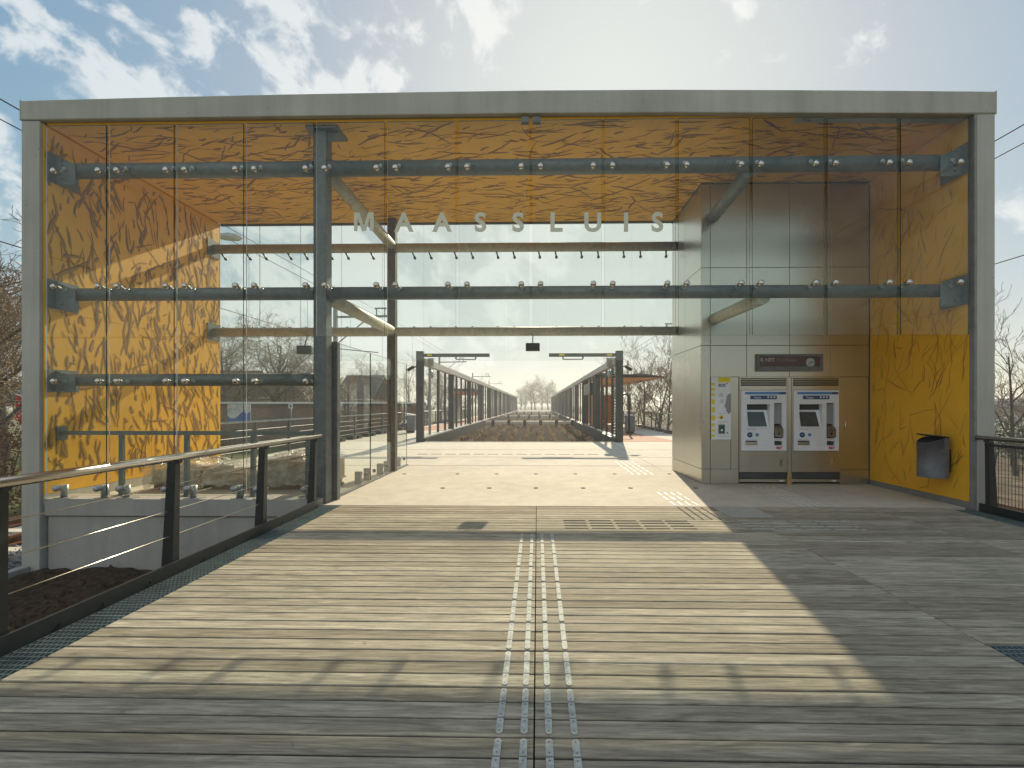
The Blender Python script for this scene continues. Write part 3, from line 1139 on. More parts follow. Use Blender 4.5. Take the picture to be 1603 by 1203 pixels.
# gusset plates at the tube ends
for (x, sgn) in ((-7.86, 1), (6.67, -1)):
    for z in (Z1, Z2) + ((Z3,) if sgn > 0 else ()):
        mb = MB()
        hgt = 0.26 if z != Z3 else 0.20
        mb.box(x, x + sgn * 0.02, 7.6, 8.12, z - hgt, z + hgt * 0.8)
        mb.prism([(x + sgn * 0.02, 7.72, z + hgt * .7), (x + sgn * 0.34, 7.72, z + 0.05), (x + sgn * 0.34, 7.72, z - hgt * 1.05), (x + sgn * 0.02, 7.72, z - hgt)], (0, 0.014, 0))
        for dz in (-0.18, 0.12):
            mb.cyl((x + sgn * 0.12, 7.695, z + dz * hgt / .26), (0, 1, 0), 0.018, 0.03, 8)
        mb.build('gusset_plate', M['galv'], S)
for z in (RZ1, RZ2):
    mb = MB()
    mb.box(-7.86, -7.84, YR - 0.25, YR + 0.2, z - 0.2, z + 0.2)
    mb.build('gusset_plate', M['galv'], S)

# ================================================================== FRONT GLASS
YG = 7.535
joints_px = [68, 168, 274, 383, 493, 604, 716, 831, 944, 1060, 1176, 1293, 1408, 1520]
JX = [at(p, 400, YG).x for p in joints_px]
JX[0], JX[-1] = -7.84, 6.63
ZTOP = 6.04
ZBOT = at(840, 526, YG).z
F = thing('glass_screen', (-0.6, YG, 0.1), 'tall front glass screen held by round clamps before the tubes', 'glass screen')


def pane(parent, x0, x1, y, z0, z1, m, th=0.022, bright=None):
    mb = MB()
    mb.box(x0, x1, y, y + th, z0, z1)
    # the four narrow sides carry the edge material; 'bright' paints one as sunlit
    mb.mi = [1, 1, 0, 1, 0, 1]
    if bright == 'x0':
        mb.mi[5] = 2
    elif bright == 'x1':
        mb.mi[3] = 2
    return mb.build('pane', [m, M['glass_edge'], M['edge_sunlit']], parent)


g = 0.023
for i in range(13):
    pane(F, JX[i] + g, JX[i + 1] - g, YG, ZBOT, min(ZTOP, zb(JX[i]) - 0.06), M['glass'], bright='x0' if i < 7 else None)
for i in range(4):
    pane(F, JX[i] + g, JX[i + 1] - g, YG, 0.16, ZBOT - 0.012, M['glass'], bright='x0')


def clamp(parent, x, zg, zt_, yt, rt, inward=1, name='clamp'):
    """round button on the glass, boss behind it and an arm to the tube"""
    mb = MB()
    prof = [(0.0001, -0.030), (0.030, -0.028), (0.044, -0.018), (0.046, 0.0), (0.046, 0.012)]
    mb.cur = 0
    mb.lathe((x, YG - 0.001, zg), prof, 14, axis='y')
    mb.cur = 1
    mb.cyl((x, YG + 0.017, zg), (0, 1, 0), 0.035, 0.06, 10)
    e = Vector((x + 0.01, yt - rt - 0.005, zt_ + (0.045 if zg > zt_ else -0.03)))
    mb.tube([(x, YG + 0.06, zg), (x, YG + 0.105, zg - 0.01)], 0.03, 10)
    mb.cur = 2
    mb.tube([(x, YG + 0.095, zg - 0.005), (x + 0.006, YG + 0.125, (zg + e.z) / 2), e + Vector((0, -0.02, 0.0))], 0.0115, 8)
    mb.cyl(e - Vector((0, 0.035, 0)), (0, 1, 0), 0.028, 0.05, 10)
    mb.build(name, [M['rail_inox'], M['galv'], M['galv_light']], parent)


dx = 0.15
for z_g, z_t, rt, n in ((at(840, 260, YG).z, Z1, 0.122, 13), (at(840, 445, YG).z, Z2, 0.105, 13), (at(300, 597, YG).z, Z3, 0.102, 4)):
    for i in range(n):
        clamp(F, JX[i] + dx, z_g, z_t, YT + 0.1, rt, 1)
        if i != 3 or z_t != Z3:
            clamp(F, JX[i + 1] - dx, z_g, z_t, YT + 0.1, rt, 1)
        else:
            clamp(F, JX[i + 1] - dx, z_g, z_t, YT + 0.1, rt, 1)
# bottom point fixings on the plinth
for i in range(4):
    for x in (JX[i] + 0.2, JX[i + 1] - 0.16):
        mb = MB()
        mb.lathe((x - 0.01, YG - 0.001, 0.27), [(0.0001, -0.035), (0.035, -0.032), (0.05, -0.02), (0.052, 0.0)], 14, axis='y')
        mb.tube([(x, YG + 0.017, 0.27), (x + 0.01, YG + 0.12, 0.27)], 0.045, 12)
        mb.tube([(x + 0.01, YG + 0.12, 0.31), (x + 0.01, YG + 0.12, 0.105)], 0.052, 12)
        mb.box(x - 0.1, x + 0.16, YG + 0.04, YG + 0.2, 0.1, 0.112)
        mb.build('foot_clamp', M['galv_light'], F)
# top clips of the centre joint
mb = MB()
for s in (-1, 1):
    x = JX[7] + s * 0.09
    mb.box(x - 0.06, x + 0.06, YG - 0.03, YG + 0.05, 5.99, 6.075)
mb.build('top_clip', M['galv'], F)

# lettering on the glass
L = thing('station_name', (0, YG - 0.006, at(800, 362, YG).z), 'large pale station name letters on the front glass', 'lettering')
for ch, px in zip('MAASSLUIS', (569.5, 632, 692, 752, 811, 870, 928, 980, 1029)):
    p = at(px, 362, YG - 0.006)
    if ch == 'M':
        w_, h_ = 0.155, 0.293
        out = [(-w_, 0), (-w_, h_), (-w_ + .085, h_), (0, .09), (w_ - .085, h_), (w_, h_), (w_, 0), (w_ - .055, 0), (w_ - .055, .225), (.03, 0), (-.03, 0), (-w_ + .055, .225), (-w_ + .055, 0)]
        mb = MB()
        mb.prism([(p.x + a_, YG - 0.004, p.z + b_) for a_, b_ in out], (0, -0.004, 0))
        mb.build('letter', M['letter'], L)
    else:
        text(ch, 'letter', M['letter'], L, (p.x, YG - 0.006, p.z), 0.405, 0.0125, 0.002)

# ================================================================== REAR GLASS
YRG = 11.76
B = thing('glass_screen', (-2.3, YRG, 2.7), 'rear glass screen hanging above the way out to the platforms', 'glass screen')
zrb = at(840, 564.5, YRG).z
npan = 11
xr0, xr1 = -7.84, 3.30
for i in range(npan):
    a0 = xr0 + (xr1 - xr0) * i / npan
    a1 = xr0 + (xr1 - xr0) * (i + 1) / npan
    pane(B, a0 + 0.007, a1 - 0.007, YRG, zrb, 6.03, M['glass_rear'], 0.014)
    for x in (a0 + 0.2, a1 - 0.2):
        mb = MB()
        mb.cyl((x, YRG - 0.03, RZ1 - 0.21), (0, -1, 0), 0.035, 0.04, 10)
        mb.tube([(x, YRG - 0.06, RZ1 - 0.21), (x - 0.03, YR, RZ1 - 0.11)], 0.02, 8)
        mb.build('clamp', M['galv'], B)
        mb = MB()
        mb.cyl((x, YRG - 0.02, RZ2 + 0.02), (0, -1, 0), 0.03, 0.05, 10)
        mb.box(x - 0.02, x + 0.02, YRG - 0.16, YRG - 0.01, RZ2 + 0.10, RZ2 + 0.13)
        mb.build('clamp', M['galv'], B)

# ================================================================== SIDE GLASS (return)
R = thing('glass_partition', (-3.55, 10.4, 0), 'low glass partition of three panes behind the dark front post', 'glass partition')
mb = MB()
xc = -3.40
mb.box(xc - 0.07, xc + 0.05, 8.04, 8.16, 0.0, 2.66)
mb.build('end_post', M['galv_light'] if False else M['galv'], R, bevel=0.008)
ys = [8.26, 9.96, 11.3, 12.75]
for i in range(3):
    mb = MB()
    mb.box(-3.47, -3.452, ys[i] + 0.01, ys[i + 1] - 0.01, 0.03, 2.67)
    mb.mi = [1, 1, 1, 0, 1, 0]
    mb.build('pane', [M['glass'], M['glass_edge']], R)
    for y in (ys[i] + 0.25, ys[i + 1] - 0.25):
        mb = MB()
        mb.cyl((-3.44, y, 0.2), (-1, 0, 0), 0.04, 0.05, 12)
        mb.cyl((-3.55, y, 0.2), (-1, 0, 0), 0.05, 0.05, 12)
        mb.box(-3.68, -3.56, y - 0.04, y + 0.04, 0.0, 0.25)
        mb.build('foot_clamp', M['galv'], R)
mb = MB()
mb.box(-3.5, -3.42, 8.25, 12.76, 0.0, 0.026)
mb.build('base_channel', M['galv'], R)

# handrail inside the left glass
H = thing('handrail', (-5.6, 7.85, 0.1), 'galvanised flat handrail standing behind the left lower glass', 'handrail')
mb = MB()
zh = at(300, 678, 7.82).z
mb.box(-7.83, PXf - 0.13, 7.80, 7.86, zh - 0.035, zh + 0.03)
mb.build('rail', M['galv'], H)
mb = MB()
mb.box(-7.855, -7.835, 7.74, 7.92, zh - 0.12, zh + 0.11)
mb.build('wall_plate', M['galv'], H)
for px in (190, 292, 396, 482):
    p = at(px, 700, 7.82)
    mb = MB()
    mb.bar((p.x, 7.83, 0.11), (p.x, 7.83, zh - 0.036), 0.075, 0.055, w1=0.062)
    mb.box(p.x - 0.12, p.x + 0.08, 7.75, 7.93, 0.10, 0.115)
    mb.build('post', M['galv'], H)

# wrapped pallets behind the glass
W = thing('wrapped_pallets', (-6.0, 9.9, 0), 'low stack of brown packs wrapped in shiny plastic behind glass', 'pallets')
rg = random.Random(5)
mb = MB()
for (x0, x1, h) in ((-7.3, -6.3, 0.40), (-6.2, -5.2, 0.36), (-5.1, -3.98, 0.56)):
    for k in range(3):
        mb.box(x0 + 0.05, x1 - 0.05, 9.0 + k * 0.42, 9.08 + k * 0.42, 0.0, 0.1)
    mb.box(x0, x1, 8.95, 10.0, 0.1, 0.13)
mb.build('pallet', M['cardboard'], W)
mb = MB()
for (x0, x1, h) in ((-7.3, -6.3, 0.40), (-6.2, -5.2, 0.36), (-5.1, -3.98, 0.56)):
    for i in range(3):
        xa = x0 + (x1 - x0) * i / 3
        mb.box(xa + 0.015, xa + (x1 - x0) / 3 - 0.015, 9.0, 9.95, 0.135, h - rg.uniform(0, .06))
mb.build('pack', M['cardboard'], W)
mb = MB()
for (x0, x1, h) in ((-7.3, -6.3, 0.40), (-6.2, -5.2, 0.36), (-5.1, -3.98, 0.56)):
    nu, nv = 34, 26
    n0 = len(mb.v)
    mb.smooth = True
    for j in range(nv + 1):
        t = j / nv
        for i in range(nu + 1):
            s = i / nu
            x = x0 - 0.04 + (x1 - x0 + 0.08) * s
            # wraps from front bottom over the top
            if t < 0.4:
                y, z = 8.93, 0.08 + (h - 0.05) * t / 0.4
            else:
                y, z = 8.93 + (t - 0.4) / 0.6 * 1.08, h + 0.03
            nz = noise.noise((x * 4, y * 4, z * 5)) * 0.10 + noise.noise((x * 13, y * 9, z * 10)) * 0.05
            mb.v.append((x, y - abs(nz) - (0.05 if t < .4 else 0), z + abs(nz) + (0.06 if t >= .4 else 0) - 0.06 * abs(s - .5) ** 2 * 4))
    for j in range(nv):
        for i in range(nu):
            q = n0 + j * (nu + 1) + i
            mb.face([q, q + 1, q + nu + 2, q + nu + 1])
mb.build('plastic_wrap', M['plastic'], W)

# ================================================================== KIOSK
KY = 9.85


def K(px, py):
    p = at(px, py, KY)
    return p.x, p.z


KX0 = 3.32
K_ = thing('service_kiosk', (5.0, KY, 0), 'tall brushed stainless steel clad service block right of the entrance', 'kiosk')
mb = MB()
mb.box(KX0 + 0.03, 6.66, 10.02, 11.98, 0.0, 6.075)
mb.build('shade_core', M['void'], K_)


def panels(mb, x0, x1, z0, z1, y=KY, th=0.03, gp=0.004):
    mb.box(x0 + gp, x1 - gp, y, y + th, z0 + gp, z1 - gp)


xe = [K(p, 500)[0] for p in (1112, 1169, 1236, 1301, 1367)]
xe[-1] = 6.665
zc = [K(1200, p)[1] for p in (419, 541, 590.5, 735)]
mb = MB()
xs_ = [KX0 + 0.001] + xe
for i in range(5):
    panels(mb, xs_[i], xs_[i + 1], zc[0], 6.07)
    panels(mb, xs_[i], xs_[i + 1], zc[1], zc[0])
panels(mb, xs_[0], xs_[1], zc[3], zc[1])
panels(mb, xs_[1], xs_[2], zc[2], zc[1])
panels(mb, xs_[2], xs_[3], zc[2], zc[1])
panels(mb, xs_[3], xs_[4], zc[2], zc[1])
panels(mb, xs_[4], xs_[5], zc[2], zc[1])
x_sos0, x_sos1 = K(1113.5, 600)[0], K(1144, 600)[0]
x_m0 = K(1156.5, 600)[0]
zsos = K(1120, 688.5)[1]
panels(mb, xs_[1], x_sos1, zc[3], zsos)
panels(mb, x_sos1, x_m0, zc[3], zc[2])
mb.build('front_cladding', M['inox'], K_, bevel=0.003)
mb = MB()
for z0, z1 in ((zc[3], zc[1]), (zc[1], zc[0]), (zc[0], 6.07)):
    for y0, y1 in ((KY + 0.002, 10.95), (10.95, 11.98)):
        mb.box(KX0 - 0.0, KX0 + 0.028, (y0 + 0.03 if y0 < 10 else y0) + 0.004, y1 - 0.004, z0 + 0.004, z1 - 0.004)
mb.build('side_cladding', M['inox'], K_, bevel=0.003)
for y0, y1 in ((KY + 0.032, 10.95), (10.95, 11.98)):
    mb = MB()
    mb.box(KX0, KX0 + 0.028, y0 + 0.004, y1 - 0.004, 0.004, zc[3] - 0.004)
    mb.build('base_cladding', M['inox'], K_, bevel=0.003)
x_d0 = K(1314.5, 650)[0]
for xa, xb in ((xs_[0], xs_[1]), (xs_[1], x_m0), (x_d0, 6.665)):
    mb = MB()
    panels(mb, xa, xb, 0.0, zc[3])
    mb.build('base_cladding', M['inox'], K_, bevel=0.003)
mb = MB()
panels(mb, x_d0, 6.655, zc[3], zc[2], th=0.025)
dr = mb.build('service_door', M['inox'], K_, bevel=0.003)
mb = MB()
hx, hz = K(1321.5, 667)
mb.tube([(hx, KY - 0.001, hz + 0.09), (hx, KY - 0.04, hz + 0.07), (hx, KY - 0.04, hz - 0.07), (hx, KY - 0.001, hz - 0.09)], 0.011, 8)
mb.build('handle', M['rail_inox'], dr)
for py in (606, 663, 722):
    hx, hz = K(1364.5, py)
    mb = MB()
    mb.box(hx - 0.012, hx + 0.012, KY - 0.02, KY - 0.001, hz - 0.07, hz + 0.07)
    mb.build('hinge', M['rail_inox'], dr)
# sealant line at the ceiling
mb = MB()
mb.box(KX0 - 0.012, 6.66, KY - 0.012, KY + 0.02, 6.055, 6.08)
mb.box(KX0 - 0.012, KX0 + 0.02, KY + 0.021, 11.98, 6.055, 6.08)
mb.build('sealant', M['grey_dark'], K_)

# passenger display
D = thing('passenger_display', (K(1235, 568)[0], KY, K(1235, 581)[1]), 'grey framed red information display with clock above the ticket machines', 'display')
dx0, dz1 = K(1183, 555)
dx1, dz0 = K(1286.5, 581.5)
mb = MB()
w = 0.05
sx0, sz1 = K(1187.4, 558.6)
sx1, sz0 = K(1281.5, 574)
mb.box(dx0, dx1, KY - 0.05, KY - 0.002, sz1, dz1)
mb.box(dx0, dx1, KY - 0.05, KY - 0.002, dz0, sz0)
mb.box(dx0, sx0, KY - 0.05, KY - 0.002, sz0, sz1)
mb.box(sx1, dx1, KY - 0.05, KY - 0.002, sz0, sz1)
mb.build('housing', simple('display_housing', (0.15, 0.155, 0.15), 0.5), D)
mb = MB()
mb.box(sx0, sx1, KY - 0.035, KY - 0.003, sz0, sz1)
mb.build('screen', M['display_red'], D)
cx_, cz_ = K(1267, 568)
mb = MB()
mb.cyl((cx_, KY - 0.036, cz_), (0, -1, 0), 0.088, 0.004, 24)
ck = mb.build('clock', simple('clock_face', (0.42, 0.46, 0.45), 0.4), D)
mb = MB()
mb.bar((cx_, KY - 0.042, cz_), (cx_ + 0.06, KY - 0.042, cz_ + 0.015), 0.003, 0.012)
mb.bar((cx_, KY - 0.042, cz_ - 0.005), (cx_ - 0.035, KY - 0.042, cz_ - 0.012), 0.003, 0.014)
mb.build('clock_hand', M['black'], ck)
tx, tz = K(1189, 566.5)
dtext = simple('display_text', (0.42, 0.38, 0.37), 0.5)
text('R', 'display_text', dtext, D, (tx, KY - 0.0365, tz), 0.10, 0.002, 0.001, 'LEFT')
text('NET', 'display_text', dtext, D, (tx + 0.10, KY - 0.0365, tz), 0.10, 0.002, 0.001, 'LEFT')
text('Coolhaven', 'display_text', simple('display_text_dim', (0.31, 0.22, 0.22), 0.5), D, (tx + 0.34, KY - 0.0365, tz), 0.09, 0.0, 0.001, 'LEFT')

# SOS column
SO = thing('emergency_panel', (K(1128, 640)[0], KY, zsos), 'white SOS emergency panel with yellow marks and grey face profile', 'emergency panel')
Q = lambda cx, cy: K(1100 + cx * 0.1995, 530 + cy * 0.1995)
mb = MB()
x0, z1 = Q(66, 303)
x1, z0 = Q(221, 795)
YS = KY - 0.008
mb.box(x0, x1, YS, KY + 0.02, z0, z1)
mb.build('backing', M['white'], SO, bevel=0.002)


def qbox(parent, name, m, cx0, cy0, cx1, cy1, y0, y1):
    xa, zb_ = Q(cx0, cy0)
    xb, za_ = Q(cx1, cy1)
    b = MB()
    b.box(xa, xb, y0, y1, za_, zb_)
    return b.build(name, m, parent)


qbox(SO, 'yellow_block', M['sign_yellow'], 120, 305, 215, 345, YS - 0.002, YS)
mb = MB()
for a, b in ((350, 372), (390, 412), (433, 455), (478, 518), (540, 582), (605, 645), (668, 690), (712, 733), (755, 775)):
    xa, zb_ = Q(69, a)
    xb, za_ = Q(94, b)
    mb.box(xa, xb, YS - 0.002, YS, za_, zb_)
    mb.build('yellow_mark', M['sign_yellow'], SO)
    mb = MB()
xa, zz_ = Q(94, 620)
mb.box(xa, Q(122, 620)[0], YS - 0.002, YS, zz_ - 0.006, zz_ + 0.006)
mb.build('yellow_line', M['sign_yellow'], SO)
tx, tz = Q(150, 380)
text('SOS', 'panel_text', M['blue'], SO, (tx, YS - 0.0015, tz), 0.082, 0.003, 0.001)
tx, tz = Q(190, 362)
text('+', 'panel_text', M['blue'], SO, (tx, YS - 0.0015, tz), 0.05, 0.002, 0.001)
prof = [(220, 432), (200, 438), (186, 458), (183, 480), (180, 502), (168, 535), (172, 542), (182, 545), (180, 556), (186, 562), (182, 570), (190, 578), (198, 592), (212, 588), (220, 572)]
mb = MB()
mb.prism([(Q(a, b)[0], YS, Q(a, b)[1]) for a, b in prof][::-1], (0, -0.0015, 0))
mb.build('face_profile', M['grey'], SO)
mb = MB()
for a, b, r in ((143, 445, 0.045), (148, 492, 0.045)):
    x, z = Q(a, b)
    mb.cyl((x, YS, z), (0, -1, 0), r, 0.0015, 20)
mb.build('pictogram', simple('pale_grey_print', (0.60, 0.62, 0.64), 0.5), SO)
x, z = Q(143, 620)
mb = MB()
mb.cyl((x, YS, z), (0, -1, 0), 0.04, 0.012, 20)
bt = mb.build('button', M['sign_yellow'], SO)
mb = MB()
mb.cyl((x, YS - 0.0125, z), (0, -1, 0), 0.02, 0.006, 16)
mb.build('button_cap', simple('button_brown', (0.2, 0.08, 0.02), 0.4), bt)
ic = qbox(SO, 'intercom', M['grey'], 120, 675, 172, 750, YS - 0.012, YS)
qbox(ic, 'speaker_grille', M['green_dark'], 126, 680, 168, 742, YS - 0.015, YS - 0.012)
x, z = Q(147, 720)
mb = MB()
mb.cyl((x, YS - 0.015, z), (0, -1, 0), 0.022, 0.003, 14)
mb.build('label_disc', M['white'], ic)
x, z = Q(192, 741)
mb = MB()
mb.cyl((x, YS, z), (0, -1, 0), 0.014, 0.004, 14)
mb.build('lock', M['black'], SO)
for cy, w_ in ((590, 60), (655, 75), (662, 50), (768, 95)):
    xa, za_ = Q(120, cy)
    mb = MB()
    mb.box(xa, Q(120 + w_, cy)[0], YS - 0.001, YS, za_ - 0.003, za_ + 0.003)
    mb.build('small_print', M['grey'], SO)


# ticket machines
def ticket_machine(shift, label):
    T = lambda cx, cy: Q(cx + shift, cy)
    cx0, _ = T(475, 1130)
    t = thing('ticket_machine', (cx0, KY, 0), label, 'ticket machine', 'ticket machines in the steel wall')

    def tb(name, m, a, b, c, d, y0, y1, parent=None, bevel=0):
        xa, zt2 = T(a, b)
        xb, zb2 = T(c, d)
        mm = MB()
        mm.box(xa, xb, y0, y1, zb2, zt2)
        return mm.build(name, m, parent or t, bevel=bevel)

    # stainless surround
    mb = MB()

    def bx(a, b, c, d, y0, y1):
        xa, zt2 = T(a, b)
        xb, zb2 = T(c, d)
        mb.box(xa, xb, y0, y1, zb2, zt2)
    bx(287, 303, 297, 1050, KY - 0.006, KY + 0.06)
    bx(657, 303, 667, 1050, KY - 0.006, KY + 0.06)
    bx(297, 303, 657, 312, KY - 0.004, KY + 0.06)
    bx(297, 378, 657, 406, KY - 0.004, KY + 0.06)
    mb.build('surround', M['inox'], t, bevel=0.002)
    # vent
    mb = MB()
    for i in range(4):
        xa, zt2 = T(297, 314 + i * 17)
        xb, zb2 = T(657, 322 + i * 17)
        mb.prism([(xa, KY, zb2), (xa, KY + 0.035, zt2 + 0.02), (xa, KY + 0.035, zt2 + 0.012), (xa, KY, zb2 - 0.012)], (xb - xa, 0, 0))
    mb.build('vent_grille', M['inox'], t)
    # white fascia with openings
    holes = [(345, 517, 525, 705), (558, 507, 622, 785), (333, 803, 427, 838), (560, 805, 622, 840)]
    xs2 = sorted({300, 655} | {h[0] for h in holes} | {h[2] for h in holes})
    zs2 = sorted({408, 882} | {h[1] for h in holes} | {h[3] for h in holes})
    mb = MB()
    yf = KY - 0.012
    for i in range(len(xs2) - 1):
        for j in range(len(zs2) - 1):
            mx_, mz_ = (xs2[i] + xs2[i + 1]) / 2, (zs2[j] + zs2[j + 1]) / 2
            if any(h[0] < mx_ < h[2] and h[1] < mz_ < h[3] for h in holes):
                continue
            xa, zt2 = T(xs2[i], zs2[j])
            xb, zb2 = T(xs2[i + 1], zs2[j + 1])
            mb.quad((xa, yf, zb2), (xb, yf, zb2), (xb, yf, zt2), (xa, yf, zt2))
    for (a, b, c, d) in holes + [(300, 408, 655, 882)]:
        xa, zt2 = T(a, b)
        xb, zb2 = T(c, d)
        y1 = KY + 0.11 if (a, b) != (300, 408) else KY + 0.02
        mb.quad((xa, yf, zt2), (xb, yf, zt2), (xb, y1, zt2), (xa, y1, zt2))
        mb.quad((xa, yf, zb2), (xb, yf, zb2), (xb, y1, zb2), (xa, y1, zb2))
        mb.quad((xa, yf, zb2), (xa, yf, zt2), (xa, y1, zt2), (xa, y1, zb2))
        mb.quad((xb, yf, zb2), (xb, yf, zt2), (xb, y1, zt2), (xb, y1, zb2))
    mb.build('front_panel', M['white'], t)
    tb('recess_back', M['grey_dark'], 300, 420, 655, 880, KY + 0.111, KY + 0.12)
    # tilted touch screen
    mb = MB()
    xa, zt2 = T(347, 562)
    xb, _ = T(500, 562)
    xc_, zb2 = T(523, 703)
    mb.prism([(xa, KY + 0.09, zt2), (xa, KY - 0.008, zb2), (xa, KY + 0.02, zb2 - 0.002), (xa, KY + 0.108, zt2)][::-1], (xc_ - xa, 0, 0))
    bz = mb.build('screen_bezel', M['white'], t)
    mb = MB()
    xa2, zt3 = T(358, 577)
    xb2, zb3 = T(512, 692)
    f = lambda z: KY + 0.09 - 0.098 * (zt2 - z) / (zt2 - zb2) - 0.003
    mb.quad((xa2, f(zb3), zb3), (xb2 - 0.02, f(zb3), zb3), (xb2 - 0.05, f(zt3), zt3), (xa2 + 0.01, f(zt3), zt3))
    mb.build('touch_screen', M['screen'], bz)
    # payment column
    tb('window', M['grey'], 560, 510, 620, 672, KY + 0.05, KY + 0.055)
    mb = MB()
    xa, zt2 = T(562, 675)
    xb, zb2 = T(624, 782)
    mb.prism([(xa, KY + 0.1, zt2), (xa, KY - 0.005, zt2 - 0.05), (xa, KY - 0.05, zt2 - 0.1), (xa, KY - 0.045, zb2 + 0.02), (xa, KY + 0.1, zb2)][::-1], (xb - xa, 0, 0))
    cr = mb.build('card_terminal', simple('terminal_metal', (0.30, 0.27, 0.22), 0.35, 0.8), t)
    mb = MB()
    xa, zt2 = T(572, 690)
    xb, zb2 = T(612, 722)
    mb.prism([(xa, KY - 0.012, zt2 - 0.02), (xa, KY - 0.056, zb2 - 0.01), (xa, KY - 0.046, zb2 - 0.01), (xa, KY - 0.002, zt2 - 0.02)][::-1], (xb - xa, 0, 0))
    mb.build('keypad', M['black'], cr)
    tb('card_slot', M['black'], 583, 738, 596, 755, KY - 0.052, KY - 0.046, cr)
    # trays
    tb('coin_tray', M['inox'], 336, 812, 424, 836, KY + 0.0, KY + 0.02)
    tb('ticket_tray', M['grey_dark'], 563, 815, 620, 838, KY + 0.02, KY + 0.04)
    # decals
    yd = yf - 0.0015
    tb('blue_band', M['blue_light'], 330, 421, 600, 440, yd, yf)
    tb('blue_band', M['blue'], 600, 421, 651, 440, yd, yf)
    lab = tb('ticket_label', M['blue'], 372, 449, 580, 478, yd - 0.001, yf)
    x, z = T(398, 471)
    text('Tickets', 'panel_text', M['white'], lab, (x, yd - 0.002, z), 0.05, 0.0008, 0.0005, 'LEFT')
    mb = MB()
    for cx in (512, 536, 560):
        x, z = T(cx, 463)
        mb.box(x - 0.017, x + 0.017, yd - 0.003, yd - 0.0012, z - 0.012, z + 0.018)
    mb.build('pictogram', M['white'], lab)
    x, z = T(368, 757)
    mb = MB()
    mb.cyl((x, yf, z), (0, -1, 0), 0.054, 0.003, 24)
    dsc = mb.build('round_sticker', M['blue'], t)
    mb = MB()
    mb.cyl((x, yf - 0.003, z), (0, -1, 0), 0.016, 0.002, 14)
    mb.build('sticker_mark', M['grey'], dsc)
    x, z = T(425, 757)
    mb = MB()
    mb.cyl((x, yf, z), (0, -1, 0), 0.035, 0.003, 20)
    mb.build('round_sticker', M['blue_light'], t)
    x, z = T(598, 868)
    lg = text('RET', 'operator_mark', M['red'], t, (x, yf - 0.001, z), 0.066, 0.004, 0.001)
    for a, b, c in ((347, 420, 714), (560, 615, 796), (335, 420, 797)):
        xa, za_ = T(a, c)
        mb = MB()
        mb.box(xa, T(b, c)[0], yd, yf, za_ - 0.004, za_ + 0.004)
        mb.build('small_print', M['grey'], t)
    # lower door, lock, plinth
    ld = tb('lower_door', M['inox'], 298, 886, 656, 1050, KY - 0.002, KY + 0.03, None, 0.002)
    lk = tb('lock_plate', M['rail_inox'], 598, 940, 626, 1000, KY - 0.018, KY - 0.003, ld, 0.003)
    tb('plinth', M['grey_dark'], 288, 1052, 664, 1104, KY + 0.015, KY + 0.05)
    tb('foot_strip', M['inox'], 288, 1105, 664, 1128, KY - 0.004, KY + 0.05)
    tb('foot_label', M['white'], 600, 1112, 636, 1124, KY - 0.006, KY - 0.004)
    return t


ticket_machine(0, 'white fronted ticket machine next to the SOS panel')
ticket_machine(411, 'white fronted ticket machine next to the narrow service door')
mb = MB()
xa, zt2 = Q(668, 303)
xb, zb2 = Q(696, 1128)
mb.box(xa + .002, xb - .002, KY - 0.004, KY + 0.06, zb2 + 0.0, zt2)
mb.build('divider', M['inox'], K_, bevel=0.002)
# a small brown wooden wedge at the foot of the divider
xa, za = Q(671, 1125)
mb = MB()
mb.prism([(xa - 0.045, KY - 0.05, 0.0), (xa + 0.05, KY - 0.05, 0.0), (xa + 0.04, KY - 0.05, 0.23), (xa - 0.03, KY - 0.05, 0.25)][::1], (0, 0.04, 0))
tag(mb.build('wooden_block', simple('light_wood', (0.42, 0.27, 0.11), 0.7)), 'small wooden block at the floor between both ticket machines', 'wooden block')

# ================================================================== WASTE BIN on right wall
bp = atx(1487, 720, XR)
BY, BXw = 8.05, XR
bn = thing('waste_bin', (6.4, BY, 0.4), 'grey metal waste bin with black tilted lid on yellow wall', 'waste bin')
mb = MB()
nseg = 22
n0 = len(mb.v)
ring = []
for k in range(nseg + 1):
    t_ = pi * k / nseg
    ring.append((BXw - 0.18 - 0.23 * sin(t_), BY - 0.21 * cos(t_)))
ring = ring + [(BXw - 0.10, BY + 0.20), (BXw - 0.10, BY - 0.20)]
zb0, zt0 = 0.42, 1.07
mb.smooth = True
for (z, s) in ((zb0, 1), (zt0, 1)):
    for x, y in ring:
        zz2 = z - (0.10 * max(0, (BXw - 0.16 - x) / 0.26) if z > 1 else 0)
        mb.v.append((x, y, zz2))
m = len(ring)
for k in range(m):
    mb.smooth = k < nseg
    mb.face([n0 + k, n0 + (k + 1) % m, n0 + m + (k + 1) % m, n0 + m + k])
mb.smooth = False
mb.face([n0 + k for k in range(m)])
mb.face([n0 + m + k for k in range(m)][::-1])
mb.build('body', M['bingrey'], bn)
mb = MB()
